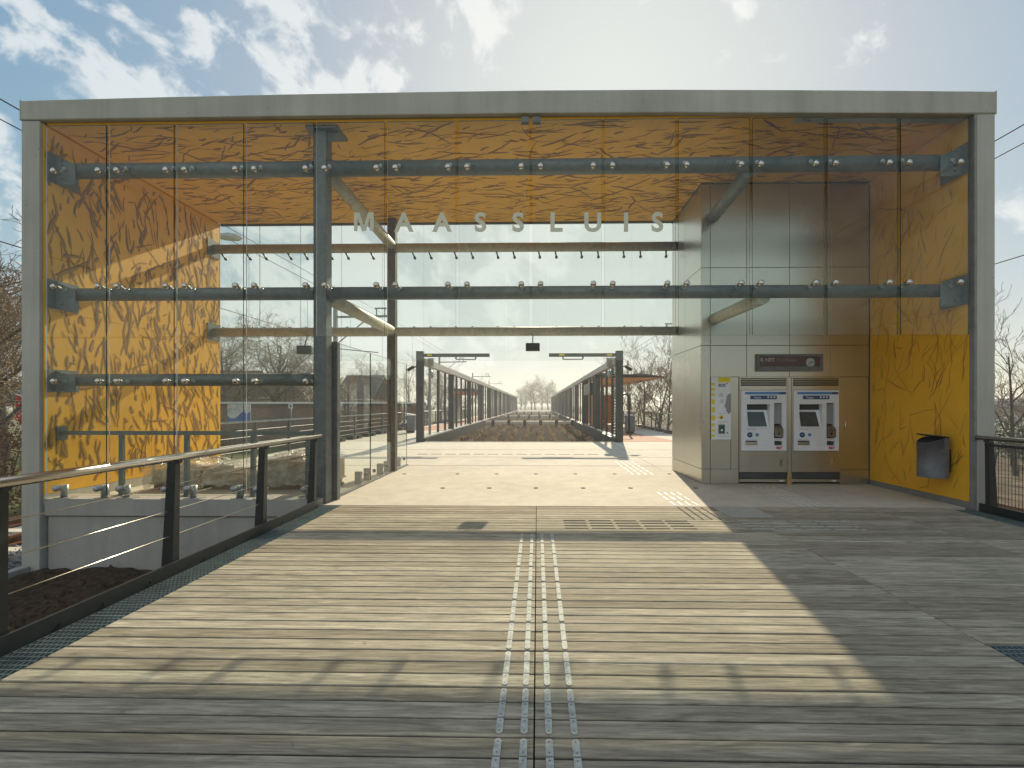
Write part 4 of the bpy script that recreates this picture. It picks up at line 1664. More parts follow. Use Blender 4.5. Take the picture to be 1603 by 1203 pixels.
# lid: a thin D plate tilted up towards the room
lid = []
for x, y in ring:
    f_ = (BXw - 0.10 - x) / 0.32
    lid.append((BXw - 0.10 - (BXw - 0.10 - x) * 1.0, y, 1.068 + 0.045 * f_))
mb.prism(lid, (0, 0, 0.018))
mb.build('lid', M['black'], bn)
mb = MB()
for x, y in ():
    pass
op = [(BXw - 0.18 - 0.22 * sin(pi * k / nseg), BY - 0.20 * cos(pi * k / nseg)) for k in range(nseg + 1)]
mb.quad(*[(x + 0.004, y, 1.071 - 0.10 * max(0, (BXw - 0.16 - x) / 0.26) + 0.002) for x, y in op])
mb.build('opening_shade', M['void'], bn)  # flat black face paints the dark inside; the body is closed
mb = MB()
mb.box(BXw - 0.10, BXw - 0.004, BY - 0.12, BY + 0.12, 0.52, 0.88)
mb.build('bracket', M['black'], bn)

# ================================================================== BRIDGE RAILINGS
def bridge_railing(X, posts, y0, y1, label, side, mesh=False):
    t = thing('bridge_railing', (X, (y0 + y1) / 2, 0), label, 'railing', 'bridge railings at the deck edges')
    o = X + side * 0.035
    mb = MB()
    mb.box(X - 0.012, X + 0.012, y0, y1, -0.10, 0.115)
    for y in posts:
        for dy in (-.35, .35, .7):
            if y0 < y + dy < y1:
                mb.cyl((X - side * 0.012, y + dy, 0.03), (-side, 0, 0), 0.014, 0.01, 8)
    mb.build('kick_plate', M['dark'], t)
    mb = MB()
    mb.tube([(X, y0, 1.10), (X, y1 + 0.12, 1.10)], 0.036, 18)
    mb.build('handrail', M['rail_inox'], t)
    for y in posts:
        mb = MB()
        # two tapered plates with a slot between them
        for dy in (-0.032, 0.0):
            mb.prism([(o + side * 0.0, y + dy, -0.10), (o + side * 0.10, y + dy, -0.10), (o + side * 0.045, y + dy, 1.055), (o - side * 0.03, y + dy, 1.055)][::1 if side < 0 else -1], (0, 0.022, 0))
        mb.box(X - 0.02, X + 0.02, y - 0.03, y + 0.02, 1.04, 1.068)
        mb.bar((o + side * 0.05, y - 0.005, -0.1), (o + side * 0.01, y - 0.005, 1.05), 0.09, 0.112, up=Vector((1, 0, 0)), w1=0.06, h1=0.08)
        mb.build('post', M['dark'], t)
    if not mesh:
        for z in (0.36, 0.60, 0.84):
            mb = MB()
            mb.tube([(o, y0, z), (o, y1 - 0.02, z)], 0.0042, 6)
            mb.build('cable', M['rail_inox'], t)
    else:
        mb = MB()
        y = y0
        while y < y1 - 0.05:
            mb.box(o - 0.0025, o + 0.0025, y - 0.0025, y + 0.0025, 0.13, 1.0)
            y += 0.05
        z = 0.15
        while z < 1.0:
            mb.box(o - 0.004, o - 0.0005, y0, y1 - 0.05, z - 0.002, z + 0.002)
            z += 0.1
        mb.box(o - 0.012, o + 0.012, y0, y1 - 0.05, 0.98, 1.02)
        mb.build('mesh_infill', M['dark'], t)
    return t


bridge_railing(-3.43, (0.05, 1.55, 3.05, 4.56, 6.07, 7.46), -1.0, 7.47, 'dark railing with steel handrail and cables left of the deck', -1)
bridge_railing(6.70, (3.9, 5.4, 6.4, 7.36), 3.4, 7.46, 'dark mesh filled railing joining the right concrete column', 1, True)

# ================================================================== HANGING SIGNS
for px0, px1, py0, py1, Y, lab in ((823, 845, 537, 549.5, 11.35, 'small black display hanging in the middle of the way out'), (464, 486, 541, 554.5, 11.35, 'small black display hanging left of the front post')):
    a, b = at(px0, py1, Y), at(px1, py0, Y)
    t = thing('hanging_display', ((a.x + b.x) / 2, Y, a.z), lab, 'display', 'hanging displays')
    mb = MB()
    mb.box(a.x, b.x, Y, Y + 0.12, a.z, b.z)
    mb.build('housing', M['grey_dark'], t, bevel=0.01)
    mb = MB()
    mb.tube([((a.x + b.x) / 2, Y + 0.06, b.z), ((a.x + b.x) / 2, Y + 0.2, RZ2 - 0.1)], 0.012, 8)
    mb.build('hanger', M['grey_dark'], t)

# ================================================================== GARDEN SCREENS
def garden_screen(X, side, label):
    """side=+1: garden lies towards +x of this screen"""
    t = thing('garden_screen', (X, GY0, 0), label, 'steel screen', 'steel screens along the garden')
    ys = [20.75 + 7.5 * k for k in range(14)]
    for k, y in enumerate(ys):
        mb = MB()
        mb.box(X - 0.15, X + 0.15, y - 0.12, y + 0.12, 0.0, 3.9 if k == 0 else 3.62)
        mb.build('post', M['grey_dark'], t)
    mb = MB()
    mb.box(X - 0.12 + side * 0.10, X + 0.12 + side * 0.10, 20.88, ys[-1], 3.33, 3.61)
    mb.build('top_beam', M['beamwhite'], t)
    mb = MB()
    mb.box(X - 0.10, X + 0.10, 20.88, ys[-1], 0.05, 0.20)
    mb.build('bottom_rail', M['beamwhite'], t)
    mb = MB()
    mb.box(X + side * 0.12, X + side * 0.22, 20.75, GY1, -0.45, 0.16)
    mb.build('planter_edge', M['grey_dark'], t)
    for k in range(13):
        for q in (1, 2, 3):
            y = ys[k] + 7.5 * q / 4
            mb = MB()
            mb.box(X - 0.055, X + 0.055, y - 0.04, y + 0.04, 0.20, 3.33)
            mb.build('mullion', M['grey'] if (k == 0 and q == 1 and side > 0) else M['grey_dark'], t)
    # cantilever arm with a strip lamp below
    mb = MB()
    x_end = X + side * 3.0
    mb.box(min(X + side * .15, x_end), max(X + side * .15, x_end), 20.68, 20.82, 3.66, 3.80)
    mb.build('arm', M['grey_dark'], t)
    for dx in (0.42,) + ((2.45,) if side < 0 else ()):
        mb = MB()
        mb.box(X + side * dx - 0.11, X + side * dx + 0.11, 20.665, 20.679, 3.69, 3.77)
        mb.build('yellow_sticker', M['sign_yellow'], t)
    mb = MB()
    xa, xb = X + side * 1.55, X + side * 2.4
    mb.box(min(xa, xb), max(xa, xb), 20.7, 20.8, 3.53, 3.565)
    mb.box(xa - 0.03, xa + 0.03, 20.72, 20.78, 3.565, 3.66)
    mb.box(xb - 0.03, xb + 0.03, 20.72, 20.78, 3.565, 3.66)
    mb.build('strip_lamp', M['galv'], t)
    # louvred panels in some bays
    bays = (4, 5, 7, 9, 10, 11) if side > 0 else (0, 5, 6, 8, 10, 11)
    for k in bays:
        y0, y1 = ys[k] + 0.2, ys[k + 1] - 0.2
        if side < 0 and k == 0:
            y1 = ys[0] + 1.9
        mb = MB()
        z = 0.3
        while z < 3.25:
            mb.box(X - 0.02, X + 0.02, y0, y1, z, z + 0.05)
            z += 0.13 if k == 0 else 0.075
        mb.build('louvre_panel', M['dark'] if k == 0 else M['screenmesh'], t)
    # cameras
    mb = MB()
    mb.tube([(X - side * 0.15, 20.75, 3.25), (X - side * 0.32, 20.7, 3.2)], 0.03, 8)
    mb.bar((X - side * 0.28, 20.72, 3.23), (X - side * 0.5, 20.6, 3.08), 0.13, 0.13)
    mb.build('security_camera', M['black'], t)
    mb = MB()
    cxm = X + side * 0.32
    mb.box(cxm - 0.13, cxm + 0.13, 21.3, 21.5, 3.3, 3.66)
    mb.tube([(cxm, 21.4, 3.3), (cxm, 21.4, 3.1)], 0.02, 8)
    mb.lathe((cxm, 21.4, 2.78), [(0.001, 0), (0.08, 0.03), (0.115, 0.1), (0.12, 0.2), (0.09, 0.3), (0.02, 0.33)], 14)
    mb.build('dome_camera', M['galv_light'], t)
    return t


garden_screen(-5.05, 1, 'long dark post and beam screen left of the sunken garden')
gs = garden_screen(3.50, -1, 'long dark post and beam screen right of the sunken garden')
# cross walks over the garden
for Y, lab in ((44.5, 'nearer pale beam crossing the sunken garden'), (68, 'farther pale beam crossing the sunken garden'), (95, 'farthest pale beam crossing the sunken garden')):
    t = thing('cross_beam', (-0.8, Y, 0), lab, 'beam', 'beams crossing the garden')
    mb = MB()
    mb.box(GX0 + 0.1, GX1 - 0.1, Y - 0.3, Y + 0.3, -0.12, 0.10)
    mb.build('slab', M['beamwhite'], t)
    for k in range(6):
        x = GX0 + 0.8 + k * 1.45
        mb = MB()
        mb.box(x - 0.14, x + 0.14, Y - 0.36, Y - 0.305, -0.4, 0.22)
        mb.build('block', M['black'], t)
# edge of garden toward us
mb = MB()
mb.box(GX0, GX1, GY0 - 0.10, GY0, -0.45, 0.02)
tag(mb.build('garden_edge', M['floor']), 'low concrete edge at near end of the sunken garden', 'kerb')

# dry plants
mb = MB()
rg = random.Random(9)
for r_ in range(9):
    xr = GX0 + 0.6 + r_ * 0.89
    y = GY0 + 0.5
    while y < 100:
        dens = 1.0 if y < 45 else 0.5
        for k in range(2):
            x = xr + rg.gauss(0, 0.08)
            yy = y + rg.uniform(-.2, .2)
            h = rg.uniform(0.16, 0.38)
            mb.cur = 0 if rg.random() < 0.82 else 1
            for b in range(11):
                a = rg.uniform(0, 2 * pi)
                ln = rg.uniform(0.5, 1.0) * h
                lean = rg.uniform(0.05, 0.4) * ln
                bw = rg.uniform(0.012, 0.03) * (1 if y < 45 else 1.8)
                bx_, by_ = x + rg.gauss(0, 0.05), yy + rg.gauss(0, 0.05)
                tx_, ty_ = bx_ + cos(a) * lean, by_ + sin(a) * lean
                mb.quad((bx_ - bw * sin(a), by_ + bw * cos(a), -0.43), (bx_ + bw * sin(a), by_ - bw * cos(a), -0.43),
                        ((bx_ + tx_) / 2 + bw * .8, (by_ + ty_) / 2, -0.43 + ln * 0.6), (tx_, ty_, -0.43 + ln))
        y += rg.uniform(0.28, 0.5) / dens
o = mb.build('dry_grass', [M['straw'], M['twig_red']])
tag(o, 'rows of dry straw coloured plants in the sunken garden', 'plants', None, 'stuff')

# ================================================================== PLATFORM RAILINGS
def platform_railing(X, y0, y1, label, feet_from, pitch=2.0, lean=0.0):
    t = thing('platform_railing', (X, y0, 0), label, 'railing', 'railings along the outer platform edges')
    mb = MB()
    mb.tube([(X, y0, 1.1), (X, y1, 1.1)], 0.03, 8)
    mb.build('handrail', M['galv_light'], t)
    mb = MB()
    for z in (0.25, 0.45, 0.65, 0.85):
        mb.tube([(X, y0, z), (X, y1, z)], 0.010, 5)
    mb.build('rail_wires', M['grey_dark'], t)
    y = y0 + 0.3
    k = 0
    while y < y1:
        mb = MB()
        mb.bar((X, y, 0.0), (X, y, 1.08), 0.06, 0.08)
        po = mb.build('post', M['grey_dark'], t)
        if y > feet_from and k < 24:
            mb = MB()
            for s in (-0.35, 0.35):
                mb.box(X - 0.14, X + 0.14, y + s - 0.22, y + s + 0.22, 0.0, 0.16)
            mb.box(X - 0.10, X + 0.10, y - 0.5, y + 0.5, 0.10, 0.17)
            mb.build('foot_block', M['black'], po)
        y += pitch
        k += 1
    return t


platform_railing(-8.55, 12.2, 64, 'grey railing with block feet along the left platform edge', 17)
platform_railing(7.35, 13.0, 60, 'grey railing with block feet along the right platform edge', 20)

# bins on the platforms
for px, py, Y, lab, nm in ((643, 672, 27.5, 'grey waste bin left of the garden screen on left platform', 'a'), (986, 674, 27.0, 'grey waste bin beside the dark loop frame on right platform', 'b')):
    p = at(px, py, Y)
    t = thing('platform_bin', (p.x, Y, 0), lab, 'waste bin', 'platform waste bins')
    mb = MB()
    mb.box(p.x - 0.26, p.x + 0.26, Y - 0.2, Y + 0.2, 0.12, 0.98)
    mb.build('body', M['bingrey'], t, bevel=0.03)
    mb = MB()
    mb.prism([(p.x - 0.27, Y - 0.21, 0.99), (p.x + 0.27, Y - 0.21, 0.99), (p.x + 0.27, Y - 0.21, 1.03), (p.x - 0.27, Y - 0.21, 1.12)], (0, 0.42, 0))
    mb.build('lid', M['fascia'], t)
    mb = MB()
    mb.box(p.x - 0.2, p.x + 0.2, Y - 0.14, Y + 0.14, 0.0, 0.12)
    mb.build('foot', M['black'], t)
# dark loop frame on right platform
p = at(977, 677, 26.0)
t = thing('loop_frame', (p.x, 26.0, 0), 'black tubular loop frame behind right garden screen post', 'frame')
mb = MB()
pts = [(p.x - 0.25, 26, 0), (p.x - 0.25, 26, 2.0), (p.x - 0.17, 26, 2.15), (p.x + 0.1, 26, 2.18), (p.x + 0.24, 26, 2.08), (p.x + 0.27, 26, 1.9), (p.x + 0.27, 26, 0)]
mb.tube(pts, 0.06, 8)
mb.build('tube', M['black'], t)
mb = MB()
mb.box(p.x - 0.35, p.x - 0.15, 25.85, 26.15, 0.001, 0.05)
mb.box(p.x + 0.17, p.x + 0.37, 25.85, 26.15, 0.001, 0.05)
mb.build('foot', M['black'], t)

# orange shelter on the right platform
YS2 = 31.0
t = thing('platform_shelter', (5.6, YS2, 0), 'platform shelter with orange underside and dark roof', 'shelter')
mb = MB()
zr = at(990, 590, YS2).z
mb.prism([(4.0, YS2, zr - 0.05), (6.6, YS2, zr + 0.22), (7.0, YS2, zr + 0.16), (8.3, YS2, zr - 0.02), (4.0, YS2, zr + 0.25)][::1], (0, 9, 0))
mb.build('roof', M['grey_dark'], t)
mb = MB()
mb.prism([(3.95, YS2 + 0.05, zr - 0.07), (6.3, YS2 + 0.05, zr - 0.05), (8.2, YS2 + 0.05, zr - 0.04), (6.35, YS2 + 0.05, zr - 0.28), (3.95, YS2 + 0.05, zr - 0.55)][::-1], (0, 8.8, 0))
mb.build('soffit', M['orange'], t)
mb = MB()
mb.box(4.1, 4.25, YS2 + 1, YS2 + 8, 0.1, 2.4)
mb.box(4.1, 6.2, YS2 + 7.9, YS2 + 8.0, 0.1, 2.4)
mb.build('wall', M['orange'], t)
for y in (YS2 + 1.5, YS2 + 6.5):
    mb = MB()
    mb.box(5.0, 5.15, y, y + 0.15, 0.0, zr - 0.3)
    mb.build('post', M['grey_dark'], t)
mb = MB()
mb.box(4.4, 4.9, YS2 + 2, YS2 + 6, 0.42, 0.48)
mb.box(4.5, 4.8, YS2 + 2.2, YS2 + 2.3, 0.0, 0.42)
mb.box(4.5, 4.8, YS2 + 5.6, YS2 + 5.7, 0.0, 0.42)
mb.build('bench', M['orange'], t)
# a dark raised sign box within the right screen
p = at(920, 600, 33.0)
mb = MB()
mb.box(3.3, 3.75, 30.5, 34.5, 2.25, 3.0)
tag(mb.build('train_indicator', M['black'], bevel=0.02), 'black hanging train indicator box in the right garden screen', 'display')
# left platform shelter far away
t = thing('platform_shelter', (-7.2, 46, 0), 'small far shelter on the left platform', 'shelter')
mb = MB()
mb.box(-8.3, -6.0, 46, 52, 2.9, 3.15)
mb.build('roof', M['grey_dark'], t)
mb = MB()
mb.box(-8.2, -6.1, 46.1, 51.9, 2.6, 2.89)
mb.build('soffit', M['orange'], t)
mb = MB()
mb.box(-8.2, -8.1, 46.2, 51.8, 0.1, 2.6)
mb.build('wall', M['grey'], t)
mb = MB()
mb.box(-6.6, -6.5, 46.4, 46.5, 0.0, 2.6)
mb.box(-6.6, -6.5, 51.4, 51.5, 0.0, 2.6)
mb.build('post', M['grey_dark'], t)

# ================================================================== OVERHEAD LINES
def wire(label, x, z0, z1, y0, y1, sag, span, r=0.012, x1=None):
    mb = MB()
    pts = []
    n = int((y1 - y0) / 4)
    for i in range(n + 1):
        y = y0 + (y1 - y0) * i / n
        ph = ((y + 31) % span) / span
        pts.append((x, y, z0 + (z1 - z0) * i / n - sag * 4 * ph * (1 - ph)))
    mb.tube(pts, r, 4)
    tag(mb.build('overhead_wire', M['wire']), label, 'overhead wire', 'overhead wires')


for sx_, nm in ((-9.3, 'left'), (9.2, 'right')):
    wire('upper carrier wire above the %s track' % nm, sx_, 7.15, 7.0, -45, 220, 0.25, 60, 0.013)
    wire('second carrier wire above the %s track' % nm, sx_ * 1.01, 6.85, 6.7, -45, 220, 0.25, 60, 0.011)
    wire('contact wire above the %s track' % nm, sx_ * 1.02, 4.55, 4.5, -45, 220, 0.06, 60, 0.011)
t = thing('dropper_wires', (-9.3, 17, 4.5), 'thin vertical dropper wires of the left overhead line', 'overhead wire')
for y in (11.5, 15.5, 19.5, 24, 30, 36):
    mb = MB()
    mb.tube([(-9.35, y, 4.5), (-9.35, y, 6.62)], 0.006, 4)
    mb.build('dropper', M['wire'], t)


def mast(x, y, side, label):
    t = thing('overhead_mast', (x, y, GZ), label, 'mast', 'overhead line masts')
    mb = MB()
    mb.bar((x, y, GZ), (x, y, 7.6), 0.24, 0.24, w1=0.2, h1=0.2)
    mb.build('pole', M['galv'], t)
    mb = MB()
    xe_ = x + side * 3.4
    mb.bar((x, y, 6.9), (xe_, y, 6.95), 0.1, 0.12)
    mb.bar((x, y, 5.2), (x + side * 2.0, y, 6.85), 0.06, 0.06)
    mb.bar((x, y, 5.0), (x + side * 2.6, y, 4.75), 0.05, 0.05)
    mb.bar((xe_ - side * 0.9, y, 6.98), (xe_ - side * 0.9, y, 7.4), 0.06, 0.06)
    mb.bar((xe_ - side * 0.4, y, 6.98), (xe_ - side * 0.4, y, 7.4), 0.06, 0.06)
    mb.bar((xe_ - side * 1.0, y, 7.42), (xe_ - side * 0.3, y, 7.42), 0.08, 0.08)
    mb.build('cantilever', M['galv'], t)


for i, y in enumerate((29, 60, 91, 122)):
    mast(-12.2, y, 1, ['nearest', 'second', 'third', 'farthest'][i] + ' overhead line mast along the left track')
    mast(12.3, y + 6, -1, ['nearest', 'second', 'third', 'farthest'][i] + ' overhead line mast along the right track')

# street lamp head seen behind the left lining
p = at(362, 371, 14.0)
t = thing('street_lamp', (p.x - 1.6, 14.0, GZ), 'grey street lamp with oval head behind the yellow wall', 'street lamp')
mb = MB()
mb.tube([(p.x - 1.6, 14, GZ), (p.x - 1.6, 14, p.z - 0.2), (p.x - 1.2, 14, p.z + 0.02), (p.x - 0.35, 14, p.z + 0.03)], 0.05, 8)
mb.build('pole', M['galv'], t)
mb = MB()
n0 = len(mb.v)
mb.tube([(p.x - 0.42, 14, p.z + 0.02), (p.x - 0.3, 14, p.z + 0.01), (p.x - 0.05, 14, p.z), (p.x + 0.2, 14, p.z - 0.03), (p.x + 0.33, 14, p.z - 0.05)], [0.04, 0.11, 0.15, 0.12, 0.02], 12)
for i in range(n0, len(mb.v)):
    v = mb.v[i]
    mb.v[i] = (v[0], 14 + (v[1] - 14) * 1.3, p.z + (v[2] - p.z) * 0.75)
mb.build('lamp_head', M['lampglass'], t)

# ================================================================== BARE TREES
def grow(seed, H, r0, spread=0.62, levels=4, limbs=8, first=0.28, up=0.25, kids=(5, 5, 4), fine=0.0055):
    rg = random.Random(seed)
    tr, cr = MB(), MB()

    def branch(p, d, L, r, lev):
        n = 5 if lev == 0 else (4 if lev < 3 else 3)
        pts, rs, ds = [p.copy()], [r], [d.copy()]
        for i in range(n):
            j = 0.08 if lev == 0 else 0.22
            d = (d + Vector((rg.gauss(0, j), rg.gauss(0, j), rg.gauss(0, j) + up * 0.22)) * (1 if lev else .6)).normalized()
            p = p + d * (L / n)
            pts.append(p.copy())
            rs.append(max(fine, r * (1 - 0.78 * (i + 1) / n)))
            ds.append(d.copy())
        (tr if lev < 2 else cr).tube(pts, rs, 7 if lev == 0 else (5 if lev == 1 else 3), caps=False)
        if lev >= levels:
            return
        k = limbs if lev == 0 else kids[min(lev - 1, len(kids) - 1)]
        for q in range(k):
            t = (first + (1 - first) * (q + rg.random()) / k) if lev == 0 else (0.18 + 0.82 * (q + rg.random()) / k)
            f = t * n
            i = min(n - 1, int(f))
            pp = pts[i].lerp(pts[i + 1], f - i)
            dd = ds[i + 1]
            side = Vector((rg.gauss(0, 1), rg.gauss(0, 1), rg.gauss(0, .5)))
            side = (side - dd * side.dot(dd)).normalized()
            nd = (dd * (1 - spread) + side * spread + Vector((0, 0, up * 0.5))).normalized()
            rr = (rs[i] * (1 - (f - i)) + rs[i + 1] * (f - i)) * rg.uniform(0.5, 0.72)
            LL = L * rg.uniform(0.42, 0.66) * (1.0 - 0.35 * t if lev == 0 else 1)
            branch(pp, nd, LL, max(fine, rr), lev + 1)
    branch(Vector((0, 0, -0.1)), Vector((0, 0, 1)), H * 0.72, r0, 0)
    return tr, cr


TREES = {}


def tree_proto(kind, **kw):
    TREES[kind] = grow(**kw)


tree_proto('broad', seed=4, H=10.5, r0=0.27, spread=0.68, limbs=13, first=0.2, up=0.22, kids=(6, 6, 4), fine=0.0095)
tree_proto('round', seed=12, H=9.5, r0=0.24, spread=0.66, limbs=12, first=0.25, up=0.28, kids=(6, 6, 4), fine=0.0095)
tree_proto('slim', seed=21, H=8, r0=0.11, spread=0.5, limbs=9, first=0.15, up=0.5, kids=(5, 4, 3), fine=0.008)
tree_proto('bush', seed=33, H=5, r0=0.09, spread=0.55, limbs=12, first=0.03, up=0.35, kids=(5, 5, 4), fine=0.008)
PROTO = {}


def place_tree(kind, x, y, s, rz, label, z=GZ, tw='twig', name='bare_tree', group='leafless trees around the station', sz=None):
    key = (kind, tw)
    root = bpy.data.objects.new(name, None)
    col.objects.link(root)
    root.empty_display_size = 0.3
    tag(root, label, 'tree' if 'tree' in name else 'shrub', group)
    if key not in PROTO:
        tr, cr = TREES[kind]
        OFF[root.name] = Vector((0, 0, 0))
        a = tr.build('trunk', M['bark'], root)
        b = cr.build('crown', M[tw], root)
        PROTO[key] = (a, b)
    else:
        for src in PROTO[key]:
            c = src.copy()
            col.objects.link(c)
            c.parent = root
    root.location = (x, y, z)
    root.rotation_euler = (0, 0, rz)
    root.scale = (s, s, sz or s)
    return root


def pxx(px, Y):
    return at(px, 600, Y).x


place_tree('broad', pxx(432, 38), 38, 1.0, 0.3, 'broad bare tree with forked trunk behind the brick shed')
place_tree('round', pxx(372, 41), 41, 1.02, 1.3, 'bare tree behind the shed left of the forked tree')
place_tree('broad', pxx(350, 36), 36, 0.92, 4.4, 'bare tree at the rear edge of the yellow left wall')
place_tree('round', pxx(465, 43), 43, 0.98, 0.2, 'bare tree behind the gabled brick house')
place_tree('broad', pxx(497, 47), 47, 0.9, 2.2, 'bare tree behind the shed seen beside the front post')
place_tree('round', pxx(-12, 15.5), 15.5, 0.95, 0.6, 'large bare tree at the far left edge beyond the tracks')
place_tree('broad', pxx(5, 24), 24, 1.1, 3.0, 'second bare tree behind the brown hedge at far left')
place_tree('round', pxx(-60, 20), 20, 1.0, 4.0, 'bare tree at far left nearly out of the picture')
for i, (px, Y, s) in enumerate(((548, 52, .9), (585, 60, 1.0), (640, 66, 1.0), (668, 58, .85), (690, 75, 1.0), (712, 84, 1.0), (735, 95, 1.0), (752, 110, 1.0))):
    place_tree(('round', 'broad', 'slim')[i % 3], pxx(px, Y), Y, s * (1.15 if i % 3 == 2 else .85), i * 1.7, ords[i % 7] + ' bare tree from the front in the left far row' if i < 7 else 'last bare tree in the left far row')
for i, (px, Y, s) in enumerate(((1008, 38, 1.0), (1030, 32, .95), (1045, 40, 1.1), (990, 50, 1.1), (962, 62, 1.1), (930, 75, 1.0), (1062, 35, 1.0))):
    place_tree('slim' if i % 2 == 0 else 'bush', pxx(px, Y), Y, s * (1.0 if i % 2 == 0 else 1.35), i * 2.1, 'slender bare tree behind the right railing, ' + ['left of the kiosk edge', 'nearest to the orange roof', 'right beside the kiosk edge', 'behind the orange shelter', 'far behind the shelter', 'farthest along the right platform', 'hidden mostly by the kiosk'][i])
place_tree('slim', pxx(1590, 19), 19, 0.82, 0.4, 'bare young tree beyond the right mesh railing')
place_tree('bush', pxx(1612, 24), 24, 1.0, 1.4, 'spreading bare tree at the far right edge')
# trees behind the viewer, seen only as reflections in the glass
place_tree('broad', 26, -22, 1.15, 0.5, 'bare tree behind the viewer mirrored in right glass panes')
place_tree('round', 34, -19, 1.1, 1.9, 'second bare tree mirrored in right glass panes')
for i, (x, Y, s_, r_) in enumerate(((-26, -27, 1.0, .3), (-15, -30, 1.1, 1.2), (-5, -28, 1.0, 2.2), (7, -31, 1.05, 3.1), (16, -28, 1.0, 4.0))):
    place_tree('broad' if i % 2 else 'round', x, Y, s_ * 0.55, r_, ords[i] + ' bare tree from the left behind the viewer, mirrored in the glass')
# far tree line
far_lab = ['far hazy tree clump left of the garden end', 'far hazy tree straight behind the garden end', 'far hazy tree right of the garden end', 'far rounded tree clump behind the garden', 'tall far tree behind the garden', 'far low tree at right garden end', 'far tree at left garden end']
for i, (px, Y, s) in enumerate(((822, 190, 1.0), (838, 170, 1.35), (858, 180, 1.25), (848, 200, 1.4), (832, 210, 1.3), (868, 190, 1.1), (815, 175, .9))):
    place_tree('round' if i % 2 else 'broad', pxx(px, Y), Y, s, i * 0.9, far_lab[i])


def leaf_mass(mb, c, half, n, size, rg, ell=True):
    for k in range(n):
        while True:
            q = Vector((rg.uniform(-1, 1), rg.uniform(-1, 1), rg.uniform(-1, 1)))
            if not ell or q.length < 1:
                break
        if rg.random() < 0.5 and q.length > 0.01 and ell:
            q = q.normalized() * rg.uniform(0.75, 1.0)
        p = Vector((c[0] + q.x * half[0], c[1] + q.y * half[1], c[2] + q.z * half[2]))
        a = Vector((rg.gauss(0, 1), rg.gauss(0, 1), rg.gauss(0, 1))).normalized()
        b = a.orthogonal().normalized()
        s = size * rg.uniform(0.6, 1.3)
        mb.quad(p - a * s, p - b * s * .5, p + a * s, p + b * s * .5)


# beech hedge, far left
rg = random.Random(17)
t = thing('beech_hedge', (-13.2, 13.5, GZ), 'brown leaved beech hedge beyond the left track', 'hedge')
mb = MB()
for k in range(10):
    leaf_mass(mb, (-12.6 - rg.uniform(0, .5), 9.0 + k * 1.1, GZ + 1.25), (0.7, 0.9, 1.2), 1100, 0.05, rg)
mb.build('foliage', M['leaf_brown'], t)
mb = MB()
for k in range(40):
    x, y = -12.8 + rg.uniform(-.3, .3), 8.6 + k * 0.28
    mb.tube([(x, y, GZ), (x + rg.uniform(-.3, .3), y + rg.uniform(-.3, .3), GZ + 2.1)], [0.03, 0.008], 4, False)
mb.build('stem', M['bark'], t)
# evergreen shrub, far right
t = thing('evergreen_shrub', (pxx(1600, 22), 22, GZ), 'dark evergreen shrub beyond the right railing', 'shrub')
mb = MB()
xs_c = pxx(1592, 22)
for k in range(9):
    leaf_mass(mb, (xs_c + rg.uniform(-1.2, 2.2), 22 + rg.uniform(-.8, .8), GZ + 1.2 + rg.uniform(-.2, .5)), (0.9, 0.8, 0.9), 900, 0.055, rg)
mb.build('foliage', M['leaf_green'], t)
mb = MB()
for k in range(6):
    x = xs_c + rg.uniform(-1, 1.6)
    mb.tube([(x, 22, GZ), (x + rg.uniform(-.3, .3), 22, GZ + 1.6)], [0.04, 0.015], 5, False)
mb.build('stem', M['bark'], t)
# red twigged shrubs along the left platform
for i in range(9):
    Y = 36 + i * 8
    place_tree('bush', -15.5 + (i % 2) * 1.2, Y, 0.62, i * 1.1, 'red brown twiggy shrub, %s in the row by the left track' % (['nearest', 'second', 'third', 'fourth', 'fifth', 'sixth', 'seventh', 'eighth', 'last'][i]), tw='twig_red', name='red_shrub', group='red twigged shrubs along the left track')

